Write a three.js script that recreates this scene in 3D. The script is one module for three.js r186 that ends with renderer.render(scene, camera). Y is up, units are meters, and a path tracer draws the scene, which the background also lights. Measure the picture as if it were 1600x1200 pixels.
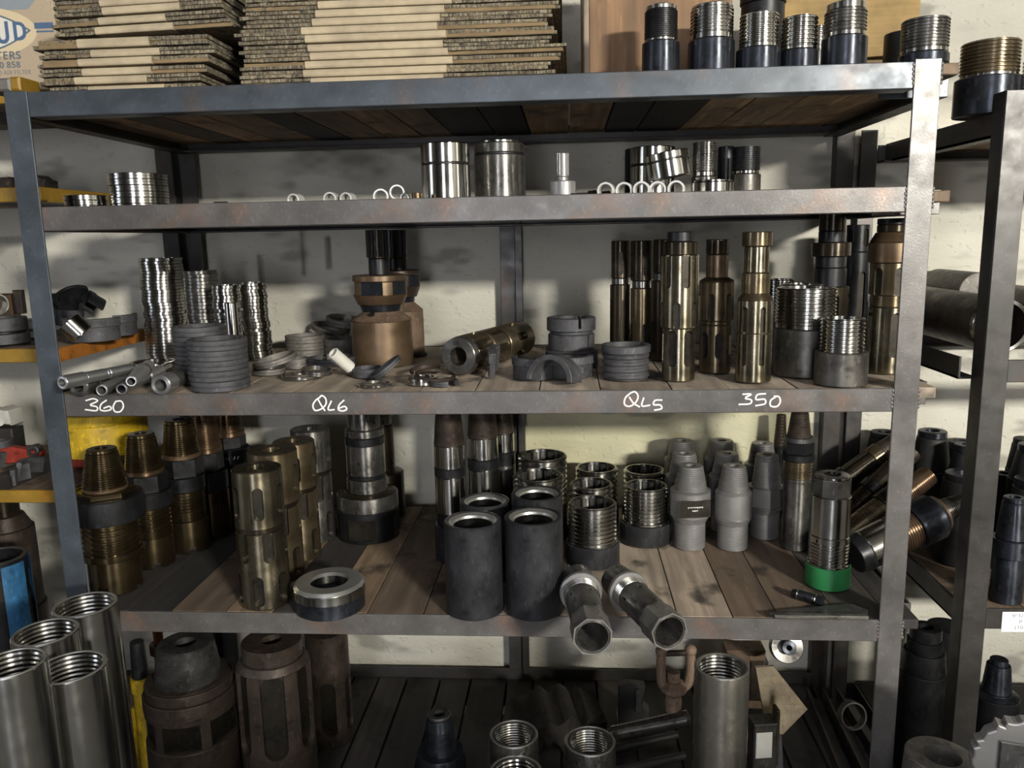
import * as THREE from 'three';
import { mergeGeometries } from 'three/addons/utils/BufferGeometryUtils.js';
import { RectAreaLightUniformsLib } from 'three/addons/lights/RectAreaLightUniformsLib.js';
import { Brush, Evaluator, SUBTRACTION, INTERSECTION } from 'three-bvh-csg';

// ------------------------------------------------------------------ camera, light, exposure
const scene = new THREE.Scene();
scene.background = new THREE.Color(0x0a0c0e);
const camera = new THREE.PerspectiveCamera(50.7173, 4 / 3, 0.05, 40);
camera.position.set(1.1603, 1.5835, 1.6838);
camera.rotation.set(-.1789, .0697, -.0208, 'YXZ');
scene.add(camera);

RectAreaLightUniformsLib.init();
const renderer = new THREE.WebGLRenderer({ antialias: true });
renderer.toneMapping = THREE.LinearToneMapping;
renderer.toneMappingExposure = 1.13;
renderer.shadowMap.enabled = true;

// daylight windows of the workshop and an added fill window (all behind the camera): [name, centre, size w x h, facing, colour, light intensity, glow of the pane]
const WINDOWS = [
  { wall: 'front', c: [4.75, 2.95], w: 1.0, h: 0.32, col: 0xfffaf0, power: 800 },
  { wall: 'front', c: [0.7, 1.5], w: 0.8, h: 2.4, col: 0xf4f5ff, power: 9.5 },
  { wall: 'left', c: [2.0, 1.8], w: 1.1, h: 1.8, col: 0xdfeaff, power: 2 },
  { wall: 'right', c: [2.2, 2.0], w: 0.8, h: 1.9, col: 0xfff6e6, power: 1 },  // added fill window, brightens the room from the right
  { wall: 'ceiling', c: [1.0, 2.6], w: 2.4, h: 0.9, col: 0xf2f4ff, power: 3 },
];
const ROOM = { x0: -3.2, x1: 6.4, z0: -0.8, z1: 6.0, top: 3.7, t: 0.2 };

// ------------------------------------------------------------------ helpers
let seed = 7;
const rnd = () => { seed = (seed + 0x6d2b79f5) | 0; let t = Math.imul(seed ^ (seed >>> 15), 1 | seed); t = (t + Math.imul(t ^ (t >>> 7), 61 | t)) ^ t; return ((t ^ (t >>> 14)) >>> 0) / 4294967296; };
const rr = (a, b) => a + (b - a) * rnd();
const V = (a) => new THREE.Vector3(...a);
const used = new Map();
function numbered(n) { const k = used.get(n) ?? 0; used.set(n, k + 1); return k ? n + '_' + String(k).padStart(3, '0') : n; }
const ORD = ['topmost', 'second', 'third', 'fourth', 'fifth', 'sixth', 'seventh', 'eighth', 'ninth', 'tenth', 'eleventh', 'twelfth', 'thirteenth', 'fourteenth', 'fifteenth', 'sixteenth', 'seventeenth', 'eighteenth', 'nineteenth', 'twentieth', 'twenty-first', 'twenty-second', 'twenty-third', 'twenty-fourth', 'twenty-fifth', 'twenty-sixth', 'twenty-seventh', 'twenty-eighth', 'twenty-ninth', 'thirtieth', 'thirty-first', 'thirty-second', 'thirty-third', 'thirty-fourth'];
const ordTop = (i) => i ? ORD[i] + ' from the top' : 'topmost';

function finish(o) { o.traverse((m) => { if (m.isMesh) { m.castShadow = true; m.receiveShadow = true; } }); return o; }
function tag(o, name, label, category, group) {
  o.name = numbered(name); o.userData = { label, category };
  if (group) o.userData.group = group;
  scene.add(finish(o)); return o;
}
function struct(name, geo, m) { const o = new THREE.Mesh(geo, m); o.name = name; o.userData = { kind: 'structure' }; scene.add(finish(o)); return o; }
function part(parent, name, geo, m, label) { const o = new THREE.Mesh(geo, m); o.name = name; if (label) o.userData.label = label; parent.add(o); return o; }

// uv in metres, by the face's main axis
function boxUV(g, ou = 0, ov = 0, swap = false) {
  if (g.index) g = g.toNonIndexed();
  const p = g.attributes.position, n = g.attributes.normal, uv = new Float32Array(p.count * 2);
  for (let i = 0; i < p.count; i++) {
    const ax = Math.abs(n.getX(i)), ay = Math.abs(n.getY(i)), az = Math.abs(n.getZ(i));
    let u, v;
    if (ax > ay && ax > az) { u = p.getY(i); v = p.getZ(i); } else if (ay > az) { u = p.getX(i); v = p.getZ(i); } else { u = p.getX(i); v = p.getY(i); }
    if (swap) { const t = u; u = v; v = t; }
    uv[2 * i] = u + ou; uv[2 * i + 1] = v + ov;
  }
  g.setAttribute('uv', new THREE.BufferAttribute(uv, 2));
  return g;
}
// box with chamfered edges, corner to corner
function cbox(x0, y0, z0, x1, y1, z1, c = 0.0012) {
  const w = Math.abs(x1 - x0), h = Math.abs(y1 - y0), d = Math.abs(z1 - z0); c = Math.min(c, w * .4, h * .4, d * .4);
  const s = new THREE.Shape([[-w / 2 + c, -h / 2 + c], [w / 2 - c, -h / 2 + c], [w / 2 - c, h / 2 - c], [-w / 2 + c, h / 2 - c]].map((q) => new THREE.Vector2(...q)));
  const g = new THREE.ExtrudeGeometry(s, { depth: d - 2 * c, bevelEnabled: true, bevelSize: c, bevelThickness: c, bevelSegments: 1 });
  g.translate((x0 + x1) / 2, (y0 + y1) / 2, Math.min(z0, z1) + c);
  return boxUV(g, rnd() * 3, rnd() * 3);
}
// turned profile: closed polyline of [radius, height], every segment with its own normals
function lathe(pts, seg = 44, flat = false) {
  const pos = [], nor = [], uv = [], idx = []; let len = 0;
  for (let k = 0; k + 1 < pts.length; k++) {
    const [ra, ya] = pts[k], [rb, yb] = pts[k + 1], L = Math.hypot(rb - ra, yb - ya);
    if (L < 1e-7 || (ra < 1e-7 && rb < 1e-7)) continue;
    const nr = (yb - ya) / L, ny = -(rb - ra) / L;
    for (let i = 0; i < seg; i++) {
      const b = pos.length / 3;
      const quad = [[ra, ya, i, len], [ra, ya, i + 1, len], [rb, yb, i, len + L], [rb, yb, i + 1, len + L]];
      if (flat || i === 0 || true) {
        for (const [r, y, j, v] of quad) {
          const a = (j % seg) / seg * Math.PI * 2, an = flat ? (i + .5) / seg * Math.PI * 2 : a;
          pos.push(r * Math.sin(a), y, r * Math.cos(a)); nor.push(nr * Math.sin(an), ny, nr * Math.cos(an));
          uv.push(j / seg * Math.PI * 2 * Math.max(ra, rb), v);
        }
        if (ra > 1e-7) idx.push(b, b + 1, b + 2);
        if (rb > 1e-7) idx.push(b + 1, b + 3, b + 2);
      }
    }
    len += L;
  }
  const g = new THREE.BufferGeometry();
  g.setAttribute('position', new THREE.Float32BufferAttribute(pos, 3)); g.setAttribute('normal', new THREE.Float32BufferAttribute(nor, 3)); g.setAttribute('uv', new THREE.Float32BufferAttribute(uv, 2));
  g.setIndex(idx); return g;
}
const ringProfile = (ri, ro, y0, y1, b = 0.001) => [[ri, y0], [ro - b, y0], [ro, y0 + b], [ro, y1 - b], [ro - b, y1], [ri + b, y1], [ri, y1 - b], [ri, y0]];

// ------------------------------------------------------------------ noise and textures
const perm = new Uint8Array(512); { const a = [...Array(256).keys()]; for (let i = 255; i > 0; i--) { const j = Math.floor(rnd() * (i + 1));[a[i], a[j]] = [a[j], a[i]]; } for (let i = 0; i < 512; i++) perm[i] = a[i & 255]; }
function vnoise(x, y, px, py) { // periodic value noise
  const xi = Math.floor(x), yi = Math.floor(y), fx = x - xi, fy = y - yi, s = (t) => t * t * (3 - 2 * t);
  const h = (a, b) => perm[perm[((a % px) + px) % px & 255] + (((b % py) + py) % py & 255)] / 255;
  const u = s(fx), v = s(fy), a = h(xi, yi), b = h(xi + 1, yi), c = h(xi, yi + 1), d = h(xi + 1, yi + 1);
  return a + (b - a) * u + (c - a) * v + (a - b - c + d) * u * v;
}
function fbm(x, y, fx, fy, oct = 4) { let s = 0, a = .5, t = 0; for (let o = 0; o < oct; o++) { s += a * vnoise(x * fx + o * 17, y * fy + o * 31, fx, fy); t += a; a *= .55; fx *= 2; fy *= 2; } return s / t; }
function tex(n, m, f, srgb, rep = 1, repy = rep) {
  const d = new Uint8Array(n * m * 4);
  for (let y = 0; y < m; y++) for (let x = 0; x < n; x++) { const c = f(x / n, y / m), o = (y * n + x) * 4; for (let k = 0; k < 3; k++) d[o + k] = Math.max(0, Math.min(255, (Array.isArray(c) ? c[k] : c) * 255)); d[o + 3] = 255; }
  const t = new THREE.DataTexture(d, n, m); t.wrapS = t.wrapT = THREE.RepeatWrapping; t.magFilter = THREE.LinearFilter; t.minFilter = THREE.LinearMipmapLinearFilter; t.repeat.set(rep, repy);
  if (srgb) t.colorSpace = THREE.SRGBColorSpace; t.needsUpdate = true; return t;
}
const sst = (a, b, x) => { const t = Math.max(0, Math.min(1, (x - a) / (b - a))); return t * t * (3 - 2 * t); };
const clean = tex(256, 256, (x, y) => .86 + .14 * fbm(x, y, 4, 4), true, 7);
const worn = tex(512, 512, (x, y) => { const a = fbm(x, y, 5, 5, 5), s = sst(.62, .8, fbm(x + .3, y, 24, 9, 3)); return .62 + .38 * a + .18 * s - .14 * sst(.58, .75, fbm(x, y + .5, 9, 9, 4)); }, true, 6);
const oily = tex(512, 512, (x, y) => { const a = fbm(x, y, 4, 7, 5), b = fbm(x + .4, y + .2, 10, 10, 4); return [.64 + .34 * a + .06 * b, .63 + .34 * a + .02 * b, .6 + .34 * a - .03 * b]; }, true, 5);
const turned = tex(64, 512, (x, y) => .5 + .5 * (fbm(x, y, 1, 128, 2) - .5) + .3 * (fbm(x, y, 3, 20, 3) - .5), false, 3, 9);
const rough1 = tex(256, 256, (x, y) => .72 + .5 * (fbm(x, y, 6, 6, 4) - .4), false, 6);
const mill = tex(512, 512, (x, y) => { // mill scale on the angle iron with rubbed and rusty places
  const a = fbm(x, y, 3, 3, 5), b = fbm(x + .21, y + .6, 12, 12, 4), r = sst(.54, .74, fbm(x + .5, y + .1, 4, 4, 4)), s = sst(.6, .9, fbm(x, y, 90, 60, 3)); const k = .62 + .36 * a + .2 * (b - .5) + .12 * s; return [k * (1 + .13 * r), k * (1 + .0 * r), k * (1 - .07 * r)];
}, true, 2.3);
const fine = tex(256, 256, (x, y) => fbm(x, y, 48, 48, 3), false, 9);

const mats = {};
function mat(name, color, metalness, roughness, o = {}) {
  const m = new THREE.MeshPhysicalMaterial({ color, metalness, roughness, ...o }); m.name = name; mats[name] = m; return m;
}
const TURN = { anisotropy: .75, anisotropyRotation: Math.PI / 2 }; // turning marks run round the part and draw highlights out along it
mat('steel', 0xbab9b3, 1, .3, { ...TURN, map: clean, roughnessMap: rough1 });
mat('chrome', 0xc9c8c2, 1, .24, { ...TURN, map: clean, roughnessMap: rough1 });
mat('tubegrey', 0xb0aca0, .85, .34, { ...TURN, map: clean, roughnessMap: rough1 });
mat('dsteel', 0x8f8d87, .85, .42, { ...TURN, map: worn, roughnessMap: rough1 });
mat('satin', 0x9c9b99, .55, .5, { map: clean, roughnessMap: rough1 });
mat('gun', 0x4a4e56, .75, .46, { ...TURN, map: worn, roughnessMap: rough1 });
mat('black', 0x2c2d2f, .45, .5, { map: worn, roughnessMap: rough1 });
mat('sleeve', 0x37383b, .3, .55, { map: worn, roughnessMap: rough1, bumpMap: fine, bumpScale: .0002 });
mat('cast', 0x5c5c5e, .35, .62, { map: worn, bumpMap: fine, bumpScale: .0003 });
mat('bronze', 0x837a68, .8, .42, { ...TURN, map: oily, roughnessMap: rough1 });
mat('olive', 0x9d9a8c, .95, .34, { ...TURN, map: oily, roughnessMap: rough1 });
mat('oilbronze', 0x6c624e, .9, .3, { ...TURN, map: oily, roughnessMap: rough1 });
mat('brass', 0x7b6a58, .6, .5, { map: oily, roughnessMap: rough1 });
mat('oildark', 0x4b463d, .7, .42, { ...TURN, map: oily, roughnessMap: rough1 });
mat('rust', 0x584d44, .55, .6, { map: worn, roughnessMap: rough1, bumpMap: fine, bumpScale: .0003 });
mat('dustbrown', 0x86705c, .25, .75, { map: worn, bumpMap: fine, bumpScale: .0003 });
mat('copper', 0x83705f, .8, .44, { ...TURN, map: oily, roughnessMap: rough1 });
mat('grey', 0x7c7c7a, .8, .5, { map: worn, roughnessMap: rough1 });
mat('greybase', 0x74716a, .7, .52, { map: worn, roughnessMap: rough1 });
mat('rubber', 0x232424, .05, .6, { map: worn });
mat('green', 0x2a7c45, 0, .45, { map: clean });
mat('yellow', 0xd9b41c, 0, .5, { map: worn });
mat('orange', 0xb8742a, 0, .55, { map: worn });
mat('blue', 0x35719e, .1, .5, { map: worn });
mat('red', 0xb2402f, .1, .5, { map: worn });
mat('white', 0xdad8cc, 0, .5, { map: clean });
mat('iron', 0x7b7875, .3, .52, { map: mill, roughnessMap: rough1, bumpMap: fine, bumpScale: .0001 });
mat('ironblue', 0x596169, .3, .5, { map: mill, roughnessMap: rough1 });
mat('irondark', 0x4f4d4a, .3, .55, { map: mill, roughnessMap: rough1 });
mat('yellowiron', 0xb08a2e, .1, .6, { map: mill, roughnessMap: rough1 });
mat('ringface', 0xc9c9c4, .35, .4);
mat('mouth', 0xb4b4ae, .8, .36, { map: clean });
mat('mirror', 0xcfcfca, 1, .16);
mat('tan', 0xa58c76, .2, .7, { map: worn });
mat('pin', 0xb4b4b2, .85, .34, { ...TURN, map: clean });
mat('castpale', 0x86827a, .3, .55, { map: worn });
mat('slotfloor', 0x3f3b33, .7, .42, { map: worn });
mat('chalk', 0xe8e8e2, 0, .95);

// ------------------------------------------------------------------ turned parts
function sectionGeo(kind, h0, h1, r0, r1, ri, n) {
  const b = Math.min(.0018, (h1 - h0) * .25, r0 * .12);
  if (/hex/.test(kind)) return lathe([[ri, h0], [r0 * .97, h0], [r0, h0 + b], [r1, h1 - b], [r1 * .97, h1], [ri, h1], ...(ri > 0 ? [[ri, h0]] : [])], n || 6, true);
  const pts = [[ri, h0]];
  const fineT = /fine_thread|cone_thread/.test(kind);
  if (/thread|ribs/.test(kind)) {
    const k = n || 8, p = (h1 - h0) / k, d = fineT ? Math.min(.035 * r0, p * .3) : Math.min(.055 * r0, p * .4), at = (y) => r0 + (r1 - r0) * (y - h0) / (h1 - h0);
    pts.push([at(h0) - d, h0]);
    for (let i = 0; i < k; i++) { const y = h0 + i * p; pts.push([at(y) - d, y + p * .12], [at(y), y + p * .36], [at(y), y + p * .66], [at(y + p) - d, y + p * .92]); }
    pts.push([r1 - d, h1]);
  } else pts.push([r0 - b, h0], [r0, h0 + b], [r1, h1 - b], [r1 - b, h1]);
  pts.push([ri, h1]); if (ri > 0) pts.push([ri, h0]);
  return lathe(pts, 44);
}
const evaluator = new Evaluator(); evaluator.useGroups = false; evaluator.attributes = ['position', 'normal', 'uv'];
function cut(geo, cutters) {
  let a = new Brush(geo); a.updateMatrixWorld();
  for (const c of cutters) { const b = new Brush(c); b.updateMatrixWorld(); a = evaluator.evaluate(a, b, SUBTRACTION); a.updateMatrixWorld(); }
  return a.geometry;
}
// slots around a turned part: { n, w, y0, y1, d (depth), ph (turn), round }
function slotCutters(R, s) {
  const out = [], w = s.w / 2, y0 = s.y0, y1 = s.y1, sh = new THREE.Shape();
  if (s.round !== false && y1 - y0 > s.w * 1.02) { sh.absarc(0, y1 - w, w, 0, Math.PI); sh.absarc(0, y0 + w, w, Math.PI, Math.PI * 2); } else { sh.moveTo(-w, y0); sh.lineTo(w, y0); sh.lineTo(w, y1); sh.lineTo(-w, y1); }
  for (let i = 0; i < s.n; i++) {
    const g = new THREE.ExtrudeGeometry(sh, { depth: s.thin || s.d + .03, bevelEnabled: false, curveSegments: 8 }); g.translate(0, 0, R - s.d);
    g.rotateY((s.ph || 0) + i / s.n * Math.PI * 2); out.push(g);
  }
  return out;
}
const NICE = { thread: 'thread', hex: 'hex_flats' };
/* builds a turned thing standing on y = 0 along +y. spec: [[part, material, top height, bottom radius, top radius, count], ...]
   o.bore: inner radius as a share of the slimmest radius (through the sections from o.boreFrom up); o.slots: { section index: [slots] in metres or shares } */
function turn(spec, o = {}) {
  const g = new THREE.Group(); let h0 = 0;
  const rmin = Math.min(...spec.slice(o.boreFrom || 0).map((s) => Math.min(s[3], s[4])));
  spec.forEach(([name, m, h1, r0, r1, n], i) => {
    const ri = o.bore && i >= (o.boreFrom || 0) ? rmin * o.bore : 0;
    let geo = sectionGeo(name, h0, h1, r0, r1, ri, n);
    const sl = o.slots && o.slots[i];
    if (sl) { const H = h1 - h0; geo = cut(geo, sl.flatMap((s) => slotCutters(Math.max(r0, r1), { ...s, w: s.w * r0, d: s.d * r0, y0: h0 + s.y0 * H, y1: h0 + s.y1 * H }))); }
    if (sl) for (const s of sl) if (!s.bare) { // slot floors get a liner in their own darker material
      const R = Math.max(r0, r1), H = h1 - h0, fl = slotCutters(R, { ...s, w: s.w * r0 * .998, d: s.d * r0, y0: Math.max(h0 + .0005, h0 + s.y0 * H), y1: Math.min(h1 - .0005, h0 + s.y1 * H), thin: .0006 });
      for (const f of fl) part(g, 'slot_floor', f, mats[s.floor || 'slotfloor']);
    }
    part(g, /_thread/.test(name) || !/hex/.test(name) ? name : name.replace('hex', 'hex_flats'), geo, mats[m]);
    h0 = h1;
  });
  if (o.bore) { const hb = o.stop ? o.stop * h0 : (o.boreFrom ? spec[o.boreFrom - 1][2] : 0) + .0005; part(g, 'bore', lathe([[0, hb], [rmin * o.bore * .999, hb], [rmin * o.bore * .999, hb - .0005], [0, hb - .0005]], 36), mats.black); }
  if (o.rings) { // inner thread ridges seen in the mouth
    const ri = rmin * o.bore, pts = [], n = o.rings, p = o.ringDepth / n; for (let i = 0; i < n; i++) pts.push([ri, h0 - .004 - i * p], [ri * .965, h0 - .004 - (i + .35) * p], [ri * .965, h0 - .004 - (i + .6) * p], [ri, h0 - .004 - (i + .95) * p]);
    part(g, 'inner_thread', lathe(pts, 44), mats[o.ringMat || 'steel']);
  }
  if (o.teeth) { // straight ribs inside the mouth
    const ri = rmin * o.bore, gs = []; for (let i = 0; i < 16; i++) { const b = cbox(-ri * .11, h0 - o.ringDepth, ri * .9, ri * .11, h0 - .006, ri * 1.02); b.rotateY(i / 16 * Math.PI * 2); gs.push(b); }
    part(g, 'inner_splines', mergeGeometries(gs), mats.dsteel);
  }
  return g;
}
function T(name, label, category, [p, spec], o = {}) {
  const g = turn(spec, o); g.position.set(...p); if (o.yaw) g.rotation.y = o.yaw;
  return tag(g, name, label, category, o.g);
}
// a turned thing laid from p to q (its base at p); lengths of the spec are stretched to |q - p|
function lay(name, label, category, p, q, spec, o = {}) {
  const a = V(p), d = V(q).sub(a), L = d.length(), k = L / spec[spec.length - 1][2];
  const g = turn(spec.map((s) => [s[0], s[1], s[2] * k, ...s.slice(3)]), { stop: .5, ...o });
  g.position.copy(a); g.quaternion.setFromUnitVectors(new THREE.Vector3(0, 1, 0), d.normalize());
  if (o.spin) g.rotateY(o.spin);
  return tag(g, name, label, category, o.g);
}
function ringMesh(r, h, ratio, m, groove) {
  const ri = r * ratio, b = Math.min(.001, h * .2);
  const pts = groove ? [[ri, 0], [r - b, 0], [r, b], [r, h * .42], [r * .965, h * .46], [r * .965, h * .54], [r, h * .58], [r, h - b], [r - b, h], [ri, h], [ri, 0]] : [[ri, 0], [r - b, 0], [r, b], [r, h - b], [r - b, h], [ri + b, h], [ri, h - b], [ri, 0]];
  return new THREE.Mesh(lathe(pts, 44), mats[m]);
}

// ------------------------------------------------------------------ the workshop
const cream = [.80, .79, .735];
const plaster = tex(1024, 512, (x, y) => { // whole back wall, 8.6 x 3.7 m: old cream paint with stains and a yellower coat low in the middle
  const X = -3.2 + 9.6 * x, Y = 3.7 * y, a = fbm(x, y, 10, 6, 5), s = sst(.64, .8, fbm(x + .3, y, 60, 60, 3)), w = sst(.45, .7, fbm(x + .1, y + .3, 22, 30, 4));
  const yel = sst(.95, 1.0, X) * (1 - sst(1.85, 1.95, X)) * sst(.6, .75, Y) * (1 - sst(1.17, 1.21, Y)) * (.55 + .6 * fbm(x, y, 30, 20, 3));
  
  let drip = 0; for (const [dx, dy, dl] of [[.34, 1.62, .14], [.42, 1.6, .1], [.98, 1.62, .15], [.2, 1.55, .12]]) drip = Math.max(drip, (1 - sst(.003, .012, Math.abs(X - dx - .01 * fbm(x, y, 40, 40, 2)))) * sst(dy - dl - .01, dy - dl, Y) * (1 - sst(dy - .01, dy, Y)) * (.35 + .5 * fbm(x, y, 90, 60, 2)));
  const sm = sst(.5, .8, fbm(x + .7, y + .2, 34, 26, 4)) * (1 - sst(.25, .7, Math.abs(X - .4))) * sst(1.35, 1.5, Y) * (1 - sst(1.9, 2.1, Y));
  const k = (.86 + .2 * a - .2 * s - .06 * w) * (1 - .14 * sst(1.86, 1.95, Y)) * (1 - .6 * drip) * (1 - .4 * sm); return [cream[0] * k, cream[1] * k * (1 - .01 * yel), cream[2] * k * (1 - .13 * yel)];  // wall colour lowered above the top shelf to stand for weaker light
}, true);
const trowel = tex(512, 512, (x, y) => .5 + .35 * (fbm(x, y, 10, 14, 5) - .5) + .35 * (fbm(x, y, 60, 90, 2) - .5) - .5 * sst(.72, .8, fbm(x + .2, y + .2, 36, 36, 2)), false);
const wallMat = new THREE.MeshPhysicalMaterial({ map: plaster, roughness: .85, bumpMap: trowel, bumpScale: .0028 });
const paintMat = new THREE.MeshPhysicalMaterial({ color: 0x807d76, roughness: .9, map: worn });
const floorMat = new THREE.MeshPhysicalMaterial({ color: 0x98958d, roughness: .75, map: worn, bumpMap: fine, bumpScale: .001 });
{
  const { x0, x1, z0, z1, top, t } = ROOM;
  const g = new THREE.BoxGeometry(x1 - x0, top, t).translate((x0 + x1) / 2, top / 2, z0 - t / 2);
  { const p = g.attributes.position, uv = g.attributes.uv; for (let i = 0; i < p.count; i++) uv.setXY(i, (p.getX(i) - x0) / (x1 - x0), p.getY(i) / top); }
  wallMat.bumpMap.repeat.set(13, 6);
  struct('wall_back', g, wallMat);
  struct('floor', boxUV(new THREE.BoxGeometry(x1 - x0 + 2 * t, t, z1 - z0 + 2 * t).translate((x0 + x1) / 2, -t / 2, (z0 + z1) / 2)), floorMat);
  const walls = { front: [], left: [], right: [], ceiling: [] };
  WINDOWS.forEach((w, i) => walls[w.wall].push([w, i + 1]));
  // a wall with openings in its own plane (u along, v up), then turned into place
  const place = {
    front: (g) => g.rotateY(Math.PI).translate(0, 0, z1), left: (g) => g.rotateY(Math.PI / 2).translate(x0, 0, 0), right: (g) => g.rotateY(-Math.PI / 2).translate(x1, 0, 0), ceiling: (g) => g.rotateX(Math.PI / 2).translate(0, top, 0),
  };
  const flip = { front: -1, left: -1, right: 1, ceiling: 1 };
  const span = { front: [-x1, -x0, 0, top], left: [-z1, -z0 , 0, top], right: [z0, z1, 0, top], ceiling: [x0, x1, z0, z1] };
  for (const [name, list] of Object.entries(walls)) {
    const [a0, a1, b0, b1] = span[name], s = new THREE.Shape([[a0, b0], [a1, b0], [a1, b1], [a0, b1]].map((q) => new THREE.Vector2(...q)));
    for (const [w] of list) { const u = w.c[0] * flip[name], h = new THREE.Path([[-1, -1], [-1, 1], [1, 1], [1, -1]].map(([i, j]) => new THREE.Vector2(u + i * w.w / 2, w.c[1] + j * w.h / 2))); s.holes.push(h); }
    struct(name === 'ceiling' ? 'ceiling' : 'wall_' + name, place[name](boxUV(new THREE.ExtrudeGeometry(s, { depth: t, bevelEnabled: false }).translate(0, 0, -t))), paintMat);
    for (const [w, i] of list) {
      const u = w.c[0] * flip[name], v = w.c[1];
      const glow = new THREE.MeshStandardMaterial({ color: 0xffffff, roughness: .6, emissive: w.col, emissiveIntensity: Math.min(4, w.power * .5) });
      const pane = struct('window_' + i, place[name](new THREE.BoxGeometry(w.w, w.h, .01).translate(u, v, -.06)), glow);
      const fr = new THREE.Shape([[-1, -1], [1, -1], [1, 1], [-1, 1]].map(([i, j]) => new THREE.Vector2(u + i * (w.w / 2 + .03), v + j * (w.h / 2 + .03))));
      fr.holes.push(new THREE.Path([[-1, -1], [-1, 1], [1, 1], [1, -1]].map(([i, j]) => new THREE.Vector2(u + i * (w.w / 2 - .01), v + j * (w.h / 2 - .01)))));
      part(pane, 'window_frame', place[name](new THREE.ExtrudeGeometry(fr, { depth: .03, bevelEnabled: false })), mats.irondark);
      const L = new THREE.RectAreaLight(w.col, w.power, w.w, w.h);
      const o = place[name](new THREE.BufferGeometry().setFromPoints([new THREE.Vector3(u, v, -.04), new THREE.Vector3(u, v, 1)])).attributes.position;
      L.position.set(o.getX(0), o.getY(0), o.getZ(0)); L.lookAt(o.getX(1), o.getY(1), o.getZ(1)); L.castShadow = true; scene.add(L);
    }
  }
}

{ // unseen cupboard added behind the camera to keep light off the foot of the racks
  const g = new THREE.Group(), x0 = 2.0, x1 = 5.0, z0 = 3.4, h = 1.885;
  part(g, 'blocker_body', cbox(x0, .0, z0, x1, h, z0 + .5, .004), mats.irondark);
  for (let i = 0; i < 6; i++) { const a = x0 + .02 + i * .495; const d = part(g, 'door', cbox(a, .08, z0 - .018, a + .485, h - .03, z0, .004), mats.iron); part(d, 'handle', cbox(a + .42, .9, z0 - .04, a + .44, 1.05, z0 - .018, .003), mats.dsteel); }
  tag(g, 'blocker_cupboard', 'unseen grey cupboard added across the aisle to shade the rack feet', 'cupboard');
}
// ------------------------------------------------------------------ wood
function woodTex(r, g, b, dark, sc) {
  return tex(256, 512, (x, y) => { const a = fbm(x, y, 14, 2, 4), w = fbm(x + .2, y, 40, 3, 3), k = fbm(x, y + .4, 3, 3, 5), st = sst(.55, .75, fbm(x + .6, y, 5, 7, 4)), sc1 = sst(.7, .78, fbm(x, y, 50, 12, 2)); const q = (.6 + .45 * a + .2 * (w - .5)) * (1 - dark * st) * (.75 + .5 * k) + sc * sc1; return [r * q, g * q, b * q]; }, true, 2.2, 1.3);
}
const woodMats = {
  light: [woodTex(.74, .60, .45, .35, .1), woodTex(.80, .66, .5, .35, .1), woodTex(.64, .53, .41, .4, .05)],
  worn: [woodTex(.80, .73, .64, .5, .05), woodTex(.73, .66, .58, .55, .06), woodTex(.85, .78, .69, .5, .04)],
  oily: [woodTex(.54, .46, .38, .55, .07), woodTex(.6, .51, .41, .55, .08), woodTex(.48, .41, .34, .55, .05)],
  dark: [woodTex(.25, .235, .22, .4, .05), woodTex(.29, .27, .25, .4, .05), woodTex(.22, .21, .2, .4, .03)],
  black: [woodTex(.17, .165, .16, .3, .02)],
};
for (const k in woodMats) woodMats[k] = woodMats[k].map((t) => new THREE.MeshPhysicalMaterial({ map: t, roughness: .75, bumpMap: t, bumpScale: .001 }));
const boardGeo = new Map();
function boardGeometry(w, t, l) { const k = [w, t, l].map((x) => x.toFixed(3)).join(); const a = boardGeo.get(k) ?? boardGeo.set(k, [0, 1, 2, 3].map(() => cbox(-w / 2, -t, -l / 2, w / 2, 0, l / 2, .002))).get(k); return a[Math.floor(rnd() * 4)]; }
// boards running front to back, x0..x1 in given widths, tops near y
function boards(parent, x0, x1, widths, y, z0, z1, kinds, gap = .0028) {
  let x = x0, i = 0;
  while (x < x1 - .02) {
    const w = Math.min(widths[i % widths.length], x1 - x), kind = kinds[i % kinds.length], ms = woodMats[kind];
    const m = part(parent, 'plank', boardGeometry(w - gap, .022, z1 - z0), ms[Math.floor(rnd() * ms.length)]);
    m.position.set(x + w / 2, y - rr(0, .0025), (z0 + z1) / 2); x += w; i++;
  }
}
// angle iron: vertical flange faces +z, second flange at 'side'
const B = .05, TH = .0055;
function post(parent, x, z, y0, y1, side, m, w = B) { // front flange x..x+w at z, side flange going back
  const sx = side < 0 ? x : x + w - TH;
  return part(parent, 'post', mergeGeometries([cbox(x, y0, z - TH, x + w, y1, z), cbox(sx, y0, z - w, sx + TH, y1, z - TH)]), m);
}
function beam(parent, x0, x1, top, z, m, dir = -1, h = B, name = 'beam') { // vertical flange at z, horizontal flange at the foot
  return part(parent, name, mergeGeometries([cbox(x0, top - h, z - TH, x1, top, z, .0016), cbox(x0, top - h, z + (dir < 0 ? -h : TH), x1, top - h + TH, z + (dir < 0 ? -TH : h))]), m);
}
function rail(parent, x, z0, z1, top, m, h = B, side = 1) { return part(parent, 'side_rail', mergeGeometries([cbox(x, top - h, z0, x + TH, top, z1), cbox(x, top - h, z0, x + side * (h - .012), top - h + TH, z1)]), m); }
const weldGeo = (x, y, z) => { const gs = []; for (let i = 0; i < 5; i++) { const g = new THREE.SphereGeometry(.0035, 8, 6); g.scale(1, 1.3, .7); g.translate(x + rr(-.001, .001), y - i * .0085, z - .001); gs.push(g); } return boxUV(mergeGeometries(gs)); };

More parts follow.
